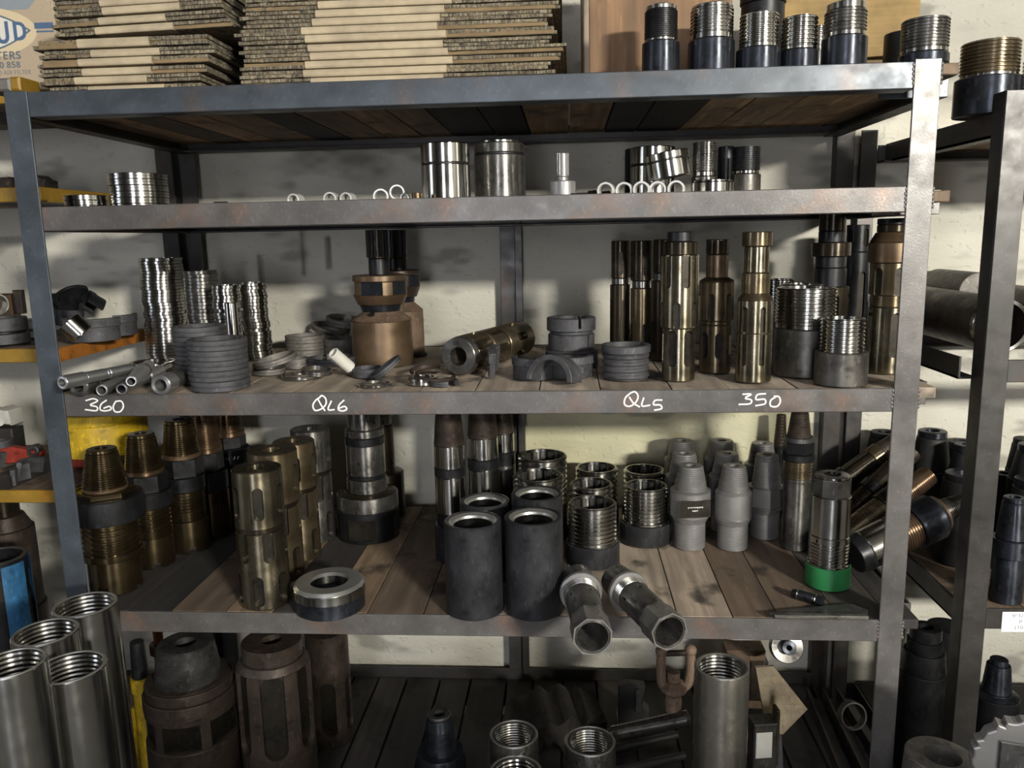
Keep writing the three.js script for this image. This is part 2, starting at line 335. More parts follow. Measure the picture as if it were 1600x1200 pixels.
const H = { 1: 1.9, 2: 1.6671, 3: 1.2626, 4: .7503, 5: .16 }, W = 1.8294, D = .7594;
{ // main rack
  const r = new THREE.Group();
  post(r, 0, 0, 0, H[1] + .002, -1, mats.ironblue); post(r, W, 0, 0, H[1] + .004, 1, mats.iron);
  post(r, .0, -D, 0, H[1], -1, mats.irondark); post(r, W + .1, -D, 0, H[1], -1, mats.irondark);
  { const x = .962; part(r, 'post', mergeGeometries([cbox(x, 0, -D - .01, x + .045, H[1], -D), cbox(x + .045, 0, -D - .01, x + .066, H[1], -D + .012)]), mats.irondark); }
  for (let k = 1; k <= 5; k++) {
    beam(r, B, W, H[k], -.002, k === 1 ? mats.ironblue : mats.iron);
    beam(r, .03, W + .1, H[k] - .001 + (k === 5 ? .035 : 0), -D + .004, mats.irondark, 1, k === 5 ? .085 : B);
    rail(r, .006, -D, -.02, H[k] - .001, mats.irondark); rail(r, W + .1, -D, -.1, H[k] - .004, mats.irondark, B, -1);
    part(r, 'cross_rail', cbox(W - .03, H[k] - .054, -.1, W + .106, H[k] - .004, -.094), k === 1 ? mats.ironblue : mats.iron);
    for (const x of [W - .001, W + B + .001]) part(r, 'weld_bead', weldGeo(x, H[k] - .006, -.002), mats.iron);
  }
  const x0 = .02, x1 = W + .09;
  boards(r, x0, x1, [.11, .1, .09, .12, .1], H[1] - .001, -D + .006, -.012, ['light', 'oily', 'light', 'light', 'dark', 'light', 'light', 'light', 'black', 'black', 'light', 'light', 'dark', 'dark', 'light', 'light', 'light'], .005);
  boards(r, x0, x1, [.1, .12, .09], H[2] - .009, -D + .006, -.012, ['oily', 'dark', 'oily']);
  boards(r, x0, x1, [.13, .15, .12, .14], H[3] - .001, -D + .006, -.012, ['worn']);
  boards(r, x0, x1, [.12, .1, .13, .11], H[4] - .001, -D + .006, -.012, ['dark', 'dark', 'oily', 'oily', 'dark', 'oily', 'oily', 'oily', 'worn', 'worn', 'worn', 'worn', 'worn', 'oily', 'oily']);
  boards(r, x0, x1, [.095, .11, .1, .12, .085], H[5] - .001, -D + .006, -.012, ['dark'], .008);
  // chalk writing on the third beam: 360, QL6, QL5, 350
  const chalk = (strokes) => strokes.forEach((q) => {
    const c = new THREE.CatmullRomCurve3(q.map(([x, y]) => new THREE.Vector3(x, y, 0)), false, 'centripetal');
    const g = new THREE.TubeGeometry(c, q.length * 5, .0019, 6).scale(1, 1, .25).translate(0, 0, -.0015); part(r, 'chalk_stroke', g, mats.chalk);
  });
  chalk([[[.0994,1.2486],[.119,1.2528],[.1273,1.2484],[.1085,1.2385],[.1242,1.234],[.1233,1.2268],[.0956,1.2284]], [[.1479,1.2497],[.1336,1.2397],[.1308,1.2282],[.1422,1.2253],[.1559,1.2295],[.1536,1.2353],[.1385,1.2311]], [[.1681,1.2467],[.1608,1.2338],[.164,1.2237],[.1757,1.2236],[.1843,1.2351],[.1812,1.2466],[.1681,1.2467]]]);
  chalk([[[.6277,1.2533],[.6158,1.245],[.6095,1.2337],[.6131,1.2238],[.6245,1.2251],[.6379,1.2363],[.6387,1.249],[.6307,1.2561],[.6263,1.2534]], [[.6204,1.2506],[.6279,1.235],[.6356,1.2222]], [[.6511,1.2447],[.6428,1.225],[.6569,1.2249]], [[.6792,1.2459],[.6673,1.2347],[.6653,1.2248],[.675,1.2219],[.6837,1.2261],[.6798,1.2318],[.6669,1.2277]]]);
  chalk([[[1.2917,1.2566],[1.281,1.2457],[1.2798,1.232],[1.2892,1.2278],[1.3025,1.236],[1.3078,1.2497],[1.301,1.2593],[1.2917,1.2566]], [[1.2891,1.2484],[1.2985,1.2346],[1.3119,1.2263]], [[1.3198,1.2468],[1.3159,1.229],[1.3333,1.2302]], [[1.3585,1.2411],[1.3425,1.2398],[1.34,1.2316],[1.3546,1.2301],[1.3574,1.2232],[1.3414,1.2192]]]);
  chalk([[[1.5234,1.2521],[1.5418,1.252],[1.5289,1.2439],[1.5422,1.2397],[1.5411,1.2329],[1.5162,1.2304]], [[1.5718,1.2531],[1.5536,1.2505],[1.5513,1.241],[1.5696,1.2409],[1.5712,1.2327],[1.5504,1.2274]], [[1.5917,1.2462],[1.5815,1.2381],[1.5819,1.2272],[1.595,1.2258],[1.6012,1.2353],[1.5982,1.2461],[1.5877,1.2476]]]);
  tag(r, 'steel_rack', 'large grey angle iron rack with wooden plank shelves and chalk marks on one beam', 'rack');
}
{ // left rack: yellow painted shelves
  const r = new THREE.Group(), x1 = -.135, x0 = -1.1, zf = -.28;
  for (const [y, k] of [[1.9625, 0], [1.73, 1], [1.329, 2], [.9536, 3], [.16, 4]]) {
    beam(r, x0, x1, y, zf, mats.yellowiron, -1, .035); rail(r, x1 - TH, zf - .01 - .48, zf - .006, y, k === 2 ? mats.orange : mats.yellowiron, .035, -1);
    boards(r, x0 + .002, x1 - .008, [.16, .14, .17], y - .002, -.775, zf - .008, ['dark', 'oily']);
  }
  post(r, -.064, -.742, 0, 1.9625, 1, mats.irondark); post(r, x0, zf - .005, 0, 1.9625, -1, mats.yellowiron);
  tag(r, 'yellow_rack', 'yellow painted rack at the left edge with dusty board shelves', 'rack');
}
{ // right rack: dark posts
  const r = new THREE.Group(), x0 = 2.045, x1 = 3.3, zf = -.12, ys = [1.8217, 1.3, .722, .16];
  post(r, x0 + .018, zf, 0, 1.86, -1, mats.irondark, .052); post(r, 1.992, -.745, 0, 1.86, 1, mats.irondark, .045); post(r, x1 - .05, zf, 0, 1.86, 1, mats.irondark);
  ys.forEach((y, k) => {
    beam(r, x0 + .07, x1, y, zf - .003, mats.irondark); rail(r, x0 + (k === 1 ? -.01 : .02), -.76, zf - .052, y, mats.irondark);
    if (k !== 1) boards(r, x0 + .03, x1, [.13, .12, .14], y - .002, -.78, zf - .01, k === 0 ? ['light'] : k === 2 ? ['oily'] : ['black']);
    beam(r, x0, x1, y - .002, -.76, mats.irondark, 1);
  });
  // paper label with handwriting clipped to the third beam
  const c = document.createElement('canvas'); c.width = 256; c.height = 192; const k = c.getContext('2d'); k.fillStyle = '#e6e8ec'; k.fillRect(0, 0, 256, 192); k.strokeStyle = '#3a3d44'; k.fillStyle = '#3a3d44'; k.font = '44px sans-serif'; k.fillText('9"1/2', 66, 52); k.fillText('P', 120, 108); k.fillText('(10', 92, 164);
  const t = new THREE.CanvasTexture(c); t.colorSpace = THREE.SRGBColorSpace;
  const pm = new THREE.MeshPhysicalMaterial({ map: t, roughness: .9 });
  const q = [[2.1515,.7156],[2.2323,.7228],[2.1527,.6668]];
  const w = q[1][0] - q[0][0], h = q[0][1] - q[2][1], pg = new THREE.BoxGeometry(w, h, .0012); pg.rotateZ(.01).translate(q[0][0] + w / 2, q[0][1] - h / 2, -.1215);
  part(r, 'paper_label', pg, pm, 'white paper label with handwritten note');
  tag(r, 'dark_rack', 'dark steel rack at the right edge with pipes and black cups', 'rack');
}

// ------------------------------------------------------------------ on top of the racks
const kraftT = tex(256, 256, (x, y) => { const q = .8 + .25 * (fbm(x, y, 8, 8, 4) - .5) + .1 * (fbm(x, y, 2, 60, 2) - .5); return [.80 * q, .735 * q, .61 * q]; }, true, 3);
const corrT = tex(512, 128, (x, y) => { const q = .55 + .7 * (fbm(x, y, 90, 6, 2) - .35) + .4 * (fbm(x, y, 7, 5, 3) - .5); return [.58 * q, .535 * q, .44 * q]; }, true, 5, 20);
const kraft = new THREE.MeshPhysicalMaterial({ map: kraftT, roughness: .9 }), kraftEdge = new THREE.MeshPhysicalMaterial({ map: corrT, roughness: .95, bumpMap: corrT, bumpScale: .002 });
const kraftDark = new THREE.MeshPhysicalMaterial({ map: kraftT, color: 0xb8ab98, roughness: .92 });
function wavyBox(x0, y0, z0, x1, y1, z1, amp, nx = 14) {
  const g = new THREE.BoxGeometry(x1 - x0, y1 - y0, z1 - z0, nx, 2, 3), p = g.attributes.position, s = rr(0, 50);
  for (let i = 0; i < p.count; i++) { const u = p.getX(i) / (x1 - x0) + .5, zf = p.getZ(i) > 0 ? 1 : .2; p.setY(i, p.getY(i) + amp * (fbm(u * .3 + s, s * .1 + Math.sign(p.getY(i)) * .02, 40, 40, 2) - .5) * 2); p.setZ(i, p.getZ(i) + amp * 1.6 * zf * (fbm(u * .6 + s + 3, s * .2 + p.getY(i) * 6, 40, 40, 2) - .5) * 2); }
  g.translate((x0 + x1) / 2, (y0 + y1) / 2, (z0 + z1) / 2); g.computeVertexNormals(); return boxUV(g, rnd() * 2, rnd() * 2);
}
// a folded flat carton lying on a stack: rounded fold in the middle of its front, rough corrugated flap edges at both sides
function flatCarton(x, y, z, w, t, d, fa, fb, label, group) {
  const g = new THREE.Group(), a = w * fa, b = w * fb;
  part(g, 'board', cbox(.004, t * .08, -d, w - .004, t * .92, -.006), kraftDark);
  const pts = []; for (let i = 0; i <= 8; i++) { const q = -Math.PI / 2 + Math.PI * i / 8; pts.push(new THREE.Vector2(.004 * Math.cos(q), t / 2 + t * .46 * Math.sin(q))); } pts.push(new THREE.Vector2(-.03, t * .96), new THREE.Vector2(-.03, t * .04));
  const fold = new THREE.ExtrudeGeometry(new THREE.Shape(pts), { depth: b - a, bevelEnabled: false }); fold.rotateY(-Math.PI / 2).scale(-1, 1, 1);
  { const ix = fold.index; const p = fold.attributes.position; for (let i = 0; i < p.count; i += 3) { for (const at of [fold.attributes.position, fold.attributes.uv]) for (let k = 0; k < at.itemSize; k++) { const u = at.array[(i + 1) * at.itemSize + k]; at.array[(i + 1) * at.itemSize + k] = at.array[(i + 2) * at.itemSize + k]; at.array[(i + 2) * at.itemSize + k] = u; } } fold.computeVertexNormals(); }
  fold.rotateY(0).translate(0, 0, -.004); const bb = fold.computeBoundingBox() || fold.boundingBox; fold.translate(a - bb.min.x, 0, 0);
  part(g, 'folded_panel', boxUV(fold, rnd()), kraft);
  part(g, 'flap', wavyBox(-rr(0, .012), t * .08, -d * .96, a - .002, t * .46, -rr(.002, .008), .0013), kraftEdge); part(g, 'flap', wavyBox(rr(0, .008), t * .54, -d * .97, a - .001, t * .93, -rr(0, .008), .0013), kraftEdge);
  part(g, 'flap', wavyBox(b + .001, t * .08, -d, w + rr(-.004, .006), t * .46, -rr(.002, .008), .001), kraftEdge); part(g, 'flap', wavyBox(b + .001, t * .54, -d, w + rr(-.004, .006), t * .93, -rr(0, .006), .001), kraftEdge);
  g.position.set(x, y, z); return tag(g, 'flat_carton', label, 'carton', group);
}
{ // the taller stack in the middle
  const n = 13, p0 = [.4907,1.914,-.05], p1 = [1.1409,1.9054,-.05], w = p1[0] - p0[0];
  for (let i = 0; i < n; i++) { const c = flatCarton(p0[0] + rr(-.008, .008) + i * .0015, H[1] + .001 + i * .0165, -.04 + rr(-.008, .002), w + rr(-.02, .01), .0162, .46, .22 + rr(-.02, .02), .66 + rr(-.02, .03), `folded brown carton, ${ordTop(n - 1 - i)} of the neat wide stack on the rack top`, 'flat cartons in the wide stack'); c.rotation.y = rr(-.006, .006); }
}
{ // the ragged stack at the left
  const n = 11, p0 = [.0538,1.9178,-.05], p1 = [.411,1.914,-.05], w = p1[0] - p0[0]; let y = H[1] + .001;
  for (let i = 0; i < n; i++) { const t = i === 5 ? .02 : .0165, off = i > 5 ? .035 : 0; const c = flatCarton(p0[0] + rr(-.006, .012) + off, y, -.045 - (i > 5 ? .02 : 0) + rr(-.012, .004), w + rr(-.02, .02) + (i > 5 ? .02 : 0), t, .44, .24 + rr(-.03, .05), .70 + rr(-.04, .06), `folded brown carton, ${ordTop(n - 1 - i)} of the ragged stack at the left`, 'flat cartons in the ragged stack'); c.rotation.y = rr(-.015, .005); c.rotation.z = (i > 5 ? .02 : 0); y += t + .0016; if (i === 5) y += .008; }
}
{ // printed filter carton on the yellow rack
  const g = new THREE.Group(), p = [-.0635,1.9797,-.31], c = document.createElement('canvas'); c.width = 512; c.height = 384; const k = c.getContext('2d');
  k.fillStyle = '#a3937c'; k.fillRect(0, 0, 512, 384); for (let i = 0; i < 5000; i++) { k.fillStyle = rnd() < .5 ? 'rgba(120,105,85,.15)' : 'rgba(190,175,150,.15)'; k.fillRect(rnd() * 512, rnd() * 384, 3, 2); }
  k.fillStyle = '#7f868a'; k.beginPath(); k.moveTo(0, 0); k.lineTo(440, 0); k.lineTo(480, 110); k.lineTo(440, 150); k.lineTo(0, 150); k.fill();
  k.fillStyle = '#c2b291'; k.beginPath(); k.ellipse(500, 84, 52, 40, .4, 0, 7); k.fill(); k.beginPath(); k.ellipse(270, 214, 190, 78, 0, 0, 7); k.fill();
  k.fillStyle = '#c9c6bb'; k.strokeStyle = '#50606c'; k.lineWidth = 5; k.beginPath(); k.moveTo(100, 212); k.quadraticCurveTo(270, 92, 438, 212); k.quadraticCurveTo(270, 334, 100, 212); k.fill(); k.stroke();
  k.fillStyle = '#465c78'; k.font = 'bold 92px sans-serif'; k.save(); k.translate(330, 248); k.scale(.78, 1); k.fillText('U', -2, 0); k.scale(1, .86); k.fillText('D', 66, -8); k.restore();
  k.fillRect(454, 190, 58, 18); k.fillRect(458, 214, 54, 5);
  k.fillStyle = '#565f66'; k.font = 'bold 34px sans-serif'; k.fillText('FILTERS', 276, 296); k.font = 'bold 27px sans-serif'; k.fillText('000 858', 302, 322); k.font = '18px sans-serif'; k.fillText('ROAD AIR FILTER', 290, 342);
  const t = new THREE.CanvasTexture(c); t.colorSpace = THREE.SRGBColorSpace;
  const w = .42, h = .30;
  part(g, 'carton_body', cbox(-w, 0, -.34, 0, h, -.002, .003), kraft);
  part(g, 'printed_front', new THREE.BoxGeometry(w - .006, h - .006, .003).translate(-w / 2, h / 2, -.0015), new THREE.MeshPhysicalMaterial({ map: t, roughness: .85 }));
  part(g, 'lid_flap', cbox(-w, h, -.17, 0, h + .003, -.002, .001), kraft); part(g, 'lid_flap', cbox(-w, h, -.34, 0, h + .003, -.172, .001), kraft);
  g.position.set(p[0], 1.9625 + .001, -.31); g.rotation.y = .02;
  tag(g, 'filter_carton', 'printed cardboard carton with a blue and white oval emblem', 'carton');
}
{ // yellow corner piece under the carton
  const g = new THREE.Group(), p = [-.0973,1.9485,-.2];
  part(g, 'block', cbox(-.045, 0, -.07, .012, .026, 0, .004), mats.castpale); part(g, 'painted_end', cbox(.012, 0, -.07, .034, .028, 0, .004), mats.yellowiron);
  g.position.set(.0, H[1] + .004, -.006); 
  tag(g, 'wood_block', 'small chipped white and yellow block at the top left corner', 'block');
}
const caseWood = new THREE.MeshPhysicalMaterial({ map: woodTex(.60, .46, .32, .4, .1), roughness: .7 });
{ // plywood case standing behind the nipples
  const g = new THREE.Group(), a = [1.2016,1.943,-.22], b = [1.5238,1.943,-.22], w = b[0] - a[0];
  part(g, 'front_panel', cbox(.012, 0, -.018, w, .36, 0, .002), caseWood); part(g, 'edge_strip', cbox(0, 0, -.03, .012, .36, .002, .002), woodMats.worn[0]);
  part(g, 'side_panel', cbox(w - .015, 0, -.36, w, .36, -.018, .002), woodMats.light[0]); part(g, 'side_panel', cbox(0, 0, -.36, .015, .36, -.03, .002), woodMats.light[0]); part(g, 'back_panel', cbox(.015, 0, -.36, w - .015, .36, -.345, .002), woodMats.light[2]);
  g.position.set(a[0], H[1] + .001, -.22); tag(g, 'wooden_case', 'plain plywood case standing upright on the rack top', 'case');
}
T('pipe_nipple', 'slim black threaded pipe nipple with bright collar in front of the plywood case', 'pipe nipple', [[1.3565,1.9015,-.09],[['base','gun',.0671,.0383,.038],['neck','steel',.0742,.0334,.0334],['thread','black',.1272,.0334,.0332,14],['collar','steel',.1373,.0313,.0312]]], { bore: .7, g: 'pipe nipples on the rack top' });
T('pipe_nipple', 'wide pipe nipple with coarse bright thread overlapping the plywood case edge', 'pipe nipple', [[1.4604,1.9015,-.1],[['base','gun',.0687,.0469,.0466],['neck','steel',.0816,.0433,.0433],['thread','steel',.1295,.0433,.043,7],['collar','steel',.136,.0411,.0411]]], { bore: .72, g: 'pipe nipples on the rack top' });
T('pipe_nipple', 'pipe nipple with eight bright thread ridges in front of a dark plain sleeve', 'pipe nipple', [[1.5559,1.9015,-.1],[['base','gun',.0491,.0448,.0446],['neck','steel',.0587,.0393,.0393],['thread','steel',.1152,.0393,.039,8]]], { bore: .72, g: 'pipe nipples on the rack top' });
T('dark_sleeve', 'tall plain dark sleeve behind the pipe nipples on the rack top', 'sleeve', [[1.5933,1.9015,-.24],[['sleeve_body','black',.1707,.047,.0462],['collar','black',.1982,.049,.0489]]], { bore: .7 });
T('pipe_nipple', 'shortest dark based pipe nipple on the rack top, beside the dark sleeve', 'pipe nipple', [[1.6371,1.9015,-.1],[['base','gun',.0432,.0368,.0366],['neck','steel',.051,.034,.0339],['thread','steel',.1073,.0353,.035,7]]], { bore: .72, g: 'pipe nipples on the rack top' });
T('pipe_nipple', 'small pipe nipple mostly hidden between two larger nipples on the rack top', 'pipe nipple', [[1.7175,1.9015,-.26],[['base','black',.0747,.0244,.0242],['thread','dsteel',.1249,.0242,.0241,6]]], { bore: .7 });
T('pipe_nipple', 'tallest pipe nipple with dark thread and pale top collar near the right post', 'pipe nipple', [[1.7267,1.9015,-.1],[['base','gun',.0651,.0445,.0442],['neck','steel',.0756,.0403,.0402],['thread','dsteel',.1159,.0409,.0407,6],['collar','steel',.1309,.0375,.0374]]], { bore: .72, g: 'pipe nipples on the rack top' });
T('pipe_nipple', 'black pipe nipple in shadow behind the corner nipple', 'pipe nipple', [[1.9223,1.9015,-.3],[['body','black',.114,.0436,.0431]]], { bore: .7 });
T('pipe_nipple', 'pipe nipple with fine dark thread standing over the right post', 'pipe nipple', [[1.8683,1.9015,-.06],[['base','gun',.0206,.0463,.0462],['neck','steel',.0305,.0431,.043],['thread','dsteel',.0848,.0443,.044,9]]], { bore: .74, g: 'pipe nipples on the rack top' });
T('pipe_nipple', 'fat pipe nipple with warm coloured thread on the right rack', 'pipe nipple', [[2.0819,1.8232,-.24],[['base','gun',.0791,.0669,.0664],['neck','steel',.087,.0573,.0572],['thread','bronze',.1534,.0586,.0582,9]]], { bore: .74 });
T('pipe_nipple', 'pipe nipple cut off by the right picture edge on the right rack', 'pipe nipple', [[2.2122,1.8232,-.24],[['base','gun',.0529,.0617,.0613],['thread','dsteel',.1169,.0544,.054,8]]], { bore: .74 });
{ // sagging tan carton
  const g = new THREE.Group(), a = [1.7098,2.0491,-.46], b = [1.9572,2.0842,-.46];
  const gm = wavyBox(0, 0, -.24, .33, .16, 0, .008, 8); part(g, 'carton_body', gm, new THREE.MeshPhysicalMaterial({ map: kraftT, color: 0xd6c49c, roughness: .85 })); part(g, 'lid_flap', cbox(0, .16, -.24, .33, .164, 0, .001), kraft);
  g.position.set(a[0] - .02, H[1] + .098, -.46); g.rotation.z = .03; tag(g, 'tan_carton', 'dented tan carton on a block at the right end of the rack top', 'carton');
  const s = new THREE.Group(); part(s, 'block', cbox(0, 0, -.2, .3, .048, 0, .003), kraftDark); part(s, 'block_cover', cbox(.01, .048, -.19, .27, .096, -.01, .003), kraftDark); s.position.set(a[0] - .01, H[1] + .001, -.47); tag(s, 'packing_block', 'low beige packing block under the dented tan carton', 'block');
}

// ------------------------------------------------------------------ second shelf
function ringStack(name, what, cat, [p, spec], n, o = {}) {
  const h = spec[0][2] / n, r = spec[0][3], g = o.g || what;
  for (let i = 0; i < n; i++) {
    const m = ringMesh(r * (1 + rr(-.012, .012) * (o.j ?? 1)), h * .97, o.ratio || .8, o.m || 'steel', o.groove !== false);
    m.position.set(p[0] + rr(-.0022, .0022) * (o.j ?? 1) + (o.lx || 0) * i, p[1] + i * h, p[2] + rr(-.0022, .0022) * (o.j ?? 1)); m.rotation.y = rr(0, 6);
    tag(m, name, `${ordTop(n - 1 - i)} ring, ${what}`, cat, g);
  }
}
ringStack('steel_ring', 'short bright stack, second shelf left', 'ring', [[.2062,1.6606,-.12],[['ring','steel',.0786,.0619,.0614]]], 6, { j: .4 });
ringStack('steel_ring', 'low bright rings beside the left post', 'ring', [[.0925,1.6606,-.1],[['ring','steel',.0341,.0443,.0442]]], 3, { j: .4 });
function standingRing(label, [x, y, z, r], len, turnY, m = 'ringface', g = 'small rings standing on edge on the second shelf') { const o = ringMesh(r, len, .74, m, false); o.geometry.rotateX(Math.PI / 2); o.position.set(x, y, z); o.rotation.y = turnY; return tag(o, 'small_ring', label, 'ring', g); }
{
  const small = [[468, 317, 9.5, 'small bright ring on edge, alone at the left of the second shelf'], [522, 317, 10, 'small bright ring on edge, left of a pair near the flat washer'], [549, 317, 9.5, 'small bright ring on edge in front of the flat washer'], [598, 314, 11.5, 'small bright ring on edge carrying a tilted ring beside it']];
  for (const [x, y, r, l] of small) { const p = [.5641,1.6695,-.14]; const q = [p[0] + (x - 468) * .00145, H[2] - .008 + .001 + r * .0015, -.14, r * .0015]; standingRing(l, q, .03, rr(-.2, .2)); }
  standingRing('small bright ring propped up above the other small rings', [.788,1.6863,-.135,.017], .012, .1);
}
{ const p = [.7547,1.6601,.1077,.0308], o = ringMesh(.034, .006, .5, 'steel', false); o.position.set([.6174,1.6874,-.42][0], H[2] - .008 + .001, -.42); tag(o, 'flat_washer', 'flat shiny washer lying behind the small rings', 'washer'); }
{ const o = ringMesh(.011, .02, .4, 'copper', false); o.position.set([.8469,1.662,-.05][0], H[2] - .008 + .001, -.05); o.rotation.z = 0; tag(o, 'small_bush', 'tiny dull bush lying left of the large bright sleeve', 'bush'); }
{ const o = ringMesh(.010, .012, .6, 'steel', false); o.geometry.rotateX(Math.PI / 2); o.position.set([.8223,1.6613,-.05][0], H[2] - .008 + .011, -.05); tag(o, 'small_clip', 'tiny bright clip just right of the propped ring', 'clip'); }
{ const o = ringMesh(.006, .03, .3, 'dsteel', false); o.geometry.rotateZ(Math.PI / 2); o.position.set([.4363,1.6622,-.05][0], H[2] - .008 + .007, -.05); tag(o, 'loose_pin', 'tiny loose pin near the back left post on the second shelf', 'pin'); }
T('bright_sleeve', 'large polished steel sleeve with a seam, left of two on the second shelf', 'sleeve', [[.8992,1.6606,-.12],[['lower_sleeve','chrome',.08,.0533,.0529],['seam','black',.0828,.0518,.0518],['upper_sleeve','chrome',.1243,.0528,.0526]]], { bore: .84 });
T('bright_sleeve', 'large dull steel sleeve with stepped rim, right of two on the second shelf', 'sleeve', [[1.0109,1.6606,-.2],[['sleeve_body','dsteel',.1038,.0583,.0577],['seam','black',.1081,.0563,.0563],['upper_sleeve','dsteel',.1297,.0563,.0562],['rim','steel',.1358,.0504,.0504]]], { bore: .8 });
{
  const [p, spec] = [[1.154,1.6606,-.08],[['base','satin',.0375,.0271,.027],['neck','satin',.0464,.0108,.0108],['spline_core','satin',.0944,.0115,.0114]]];
  const g = turn(spec), gs = []; const r = spec[2][3], h0 = spec[1][2] + .004, h1 = spec[2][2]; for (let i = 0; i < 10; i++) { const b = cbox(-r * .13, h0, r * .82, r * .13, h1, r * 1.12, .0006); b.rotateY(i / 10 * Math.PI * 2); gs.push(b); } part(g, 'spline_teeth', mergeGeometries(gs), mats.satin);
  g.position.set(...p); tag(g, 'splined_shaft', 'small splined shaft stub standing upright on its round base', 'shaft');
}
T('bright_sleeve', 'polished brassy steel sleeve with a seam behind the tilted ring', 'sleeve', [[1.3643,1.6606,-.3],[['lower_sleeve','chrome',.0807,.0523,.0519],['seam','black',.0837,.0512,.0512],['upper_sleeve','chrome',.1232,.0519,.0517]]], { bore: .84 });
T('dark_sleeve', 'dark sleeve hidden behind the polished brassy sleeve', 'sleeve', [[1.3392,1.6606,-.42],[['sleeve_body','black',.1325,.0322,.0318]]], { bore: .8 });
T('pipe_nipple', 'slim pipe nipple with fine thread between the sleeve and the dark nipple', 'pipe nipple', [[1.4847,1.6606,-.3],[['base','dsteel',.0536,.0302,.0301],['neck','steel',.0653,.027,.027],['thread','dsteel',.1309,.0285,.0283,12]]], { bore: .72 });
T('pipe_nipple', 'dark pipe nipple with fine thread at the right of the second shelf', 'pipe nipple', [[1.5797,1.6606,-.3],[['base','greybase',.0567,.0346,.0344],['neck','steel',.0656,.0299,.0299],['thread','black',.118,.0322,.032,12]]], { bore: .72 });
T('dark_sleeve', 'black sleeve in shadow between the two small nipples on the second shelf', 'sleeve', [[1.5565,1.6606,-.42],[['sleeve_body','black',.1323,.0208,.0205]]], { bore: .8 });
T('low_ring', 'low polished ring lying flat below the slim nipple', 'ring', [[1.4867,1.6606,-.2],[['ring_body','chrome',.0347,.0458,.0457],['rim','chrome',.039,.0428,.0428]]], { bore: .86 });
{
  const g = turn([['ring_body', 'chrome', .036, .047, .047], ['seam', 'black', .038, .0455, .0455], ['rim', 'chrome', .054, .047, .047]], { bore: .86 }); const p = [1.392,1.6827,-.16];
  g.position.set(p[0] - .004, H[2] - .008 + .046, -.16); g.rotation.z = .17; tag(g, 'tilted_ring', 'polished ring leaning at a tilt against the slim nipple', 'ring');
}
{
  const xs = [950, 978, 1003, 1028, 1054], names = ['leftmost', 'second from the left', 'middle', 'fourth from the left', 'rightmost'];
  xs.forEach((x, i) => { const p = [1.2525,1.6737,-.16], d = (x - 950) * .00145; standingRing(`small bright tube ring, ${names[i]} in the row below the tilted ring`, [p[0] + d, H[2] - .008 + .0195, -.16 - (i % 2) * .012, .0185], .04, -.2, 'ringface', 'row of small tube rings'); });
}
{ const p = [1.1874,1.6682,-.045], m = new THREE.Mesh(lathe(sectionPts(), 20), mats.steel); m.geometry.rotateZ(Math.PI / 2); m.position.set(p[0], H[2] - .008 + .007, -.04); tag(m, 'threaded_stud', 'short bright threaded stud beside the splined shaft', 'stud'); }
function sectionPts() { const q = [[0, -.018]]; for (let i = 0; i < 12; i++) { const y = -.018 + i * .003; q.push([.0045, y], [.006, y + .001], [.006, y + .002]); } q.push([.0045, .018], [0, .018]); return q; }
{ const g = wavyBox(-.03, 0, -.02, .03, .03, .02, .012, 6), m = new THREE.Mesh(g, mats.rust); m.position.set([1.2508,1.7089,-.45][0], H[2] - .008 + .004, -.45); m.rotation.y = .4; tag(m, 'rag', 'small crumpled brown rag at the back of the second shelf', 'rag'); }

// ------------------------------------------------------------------ third shelf
ringStack('steel_ring', 'tallest bright stack on the third shelf', 'ring', [[.0041,1.2641,-.5819],[['ring','steel',.2832,.0587,.0575]]], 32, { ratio: .82 });
ringStack('steel_ring', 'dark shiny stack behind the tallest', 'ring', [[.1467,1.2641,-.52],[['ring','dsteel',.2475,.0452,.0444]]], 26, { m: 'dsteel' });
ringStack('steel_ring', 'shiny stack behind the polished tube', 'ring', [[.2588,1.2641,-.42],[['ring','steel',.2115,.0362,.0356]]], 24, {});
ringStack('steel_ring', 'right leaning stack of the tall stacks', 'ring', [[.3034,1.2641,-.5],[['ring','steel',.2129,.0384,.0377]]], 24, { j: 1.4, lx: -.0003 });
T('polished_tube', 'slim polished tube standing against the shiny ring stacks', 'tube', [[.2982,1.2641,-.35],[['tube_body','chrome',.1702,.0167,.0164]]], { bore: .7 });
ringStack('black_ring', 'rear black stack, third shelf left', 'ring', [[.2966,1.2641,-.16],[['ring','cast',.1316,.0593,.0586]]], 6, { m: 'cast', ratio: .8 });
ringStack('black_ring', 'front black stack at the shelf edge', 'ring', [[.3804,1.2641,-.065],[['ring','cast',.1126,.0642,.0635]]], 5, { m: 'cast', ratio: .8 });
{ const [x, y, z, r] = [.0838,1.2826,-.3382,.0584], o = ringMesh(r, .022, .82, 'chrome', false); o.position.set(x, H[3] + .001, z); tag(o, 'polished_ring', 'large polished ring lying flat behind the hollow pins', 'ring'); }
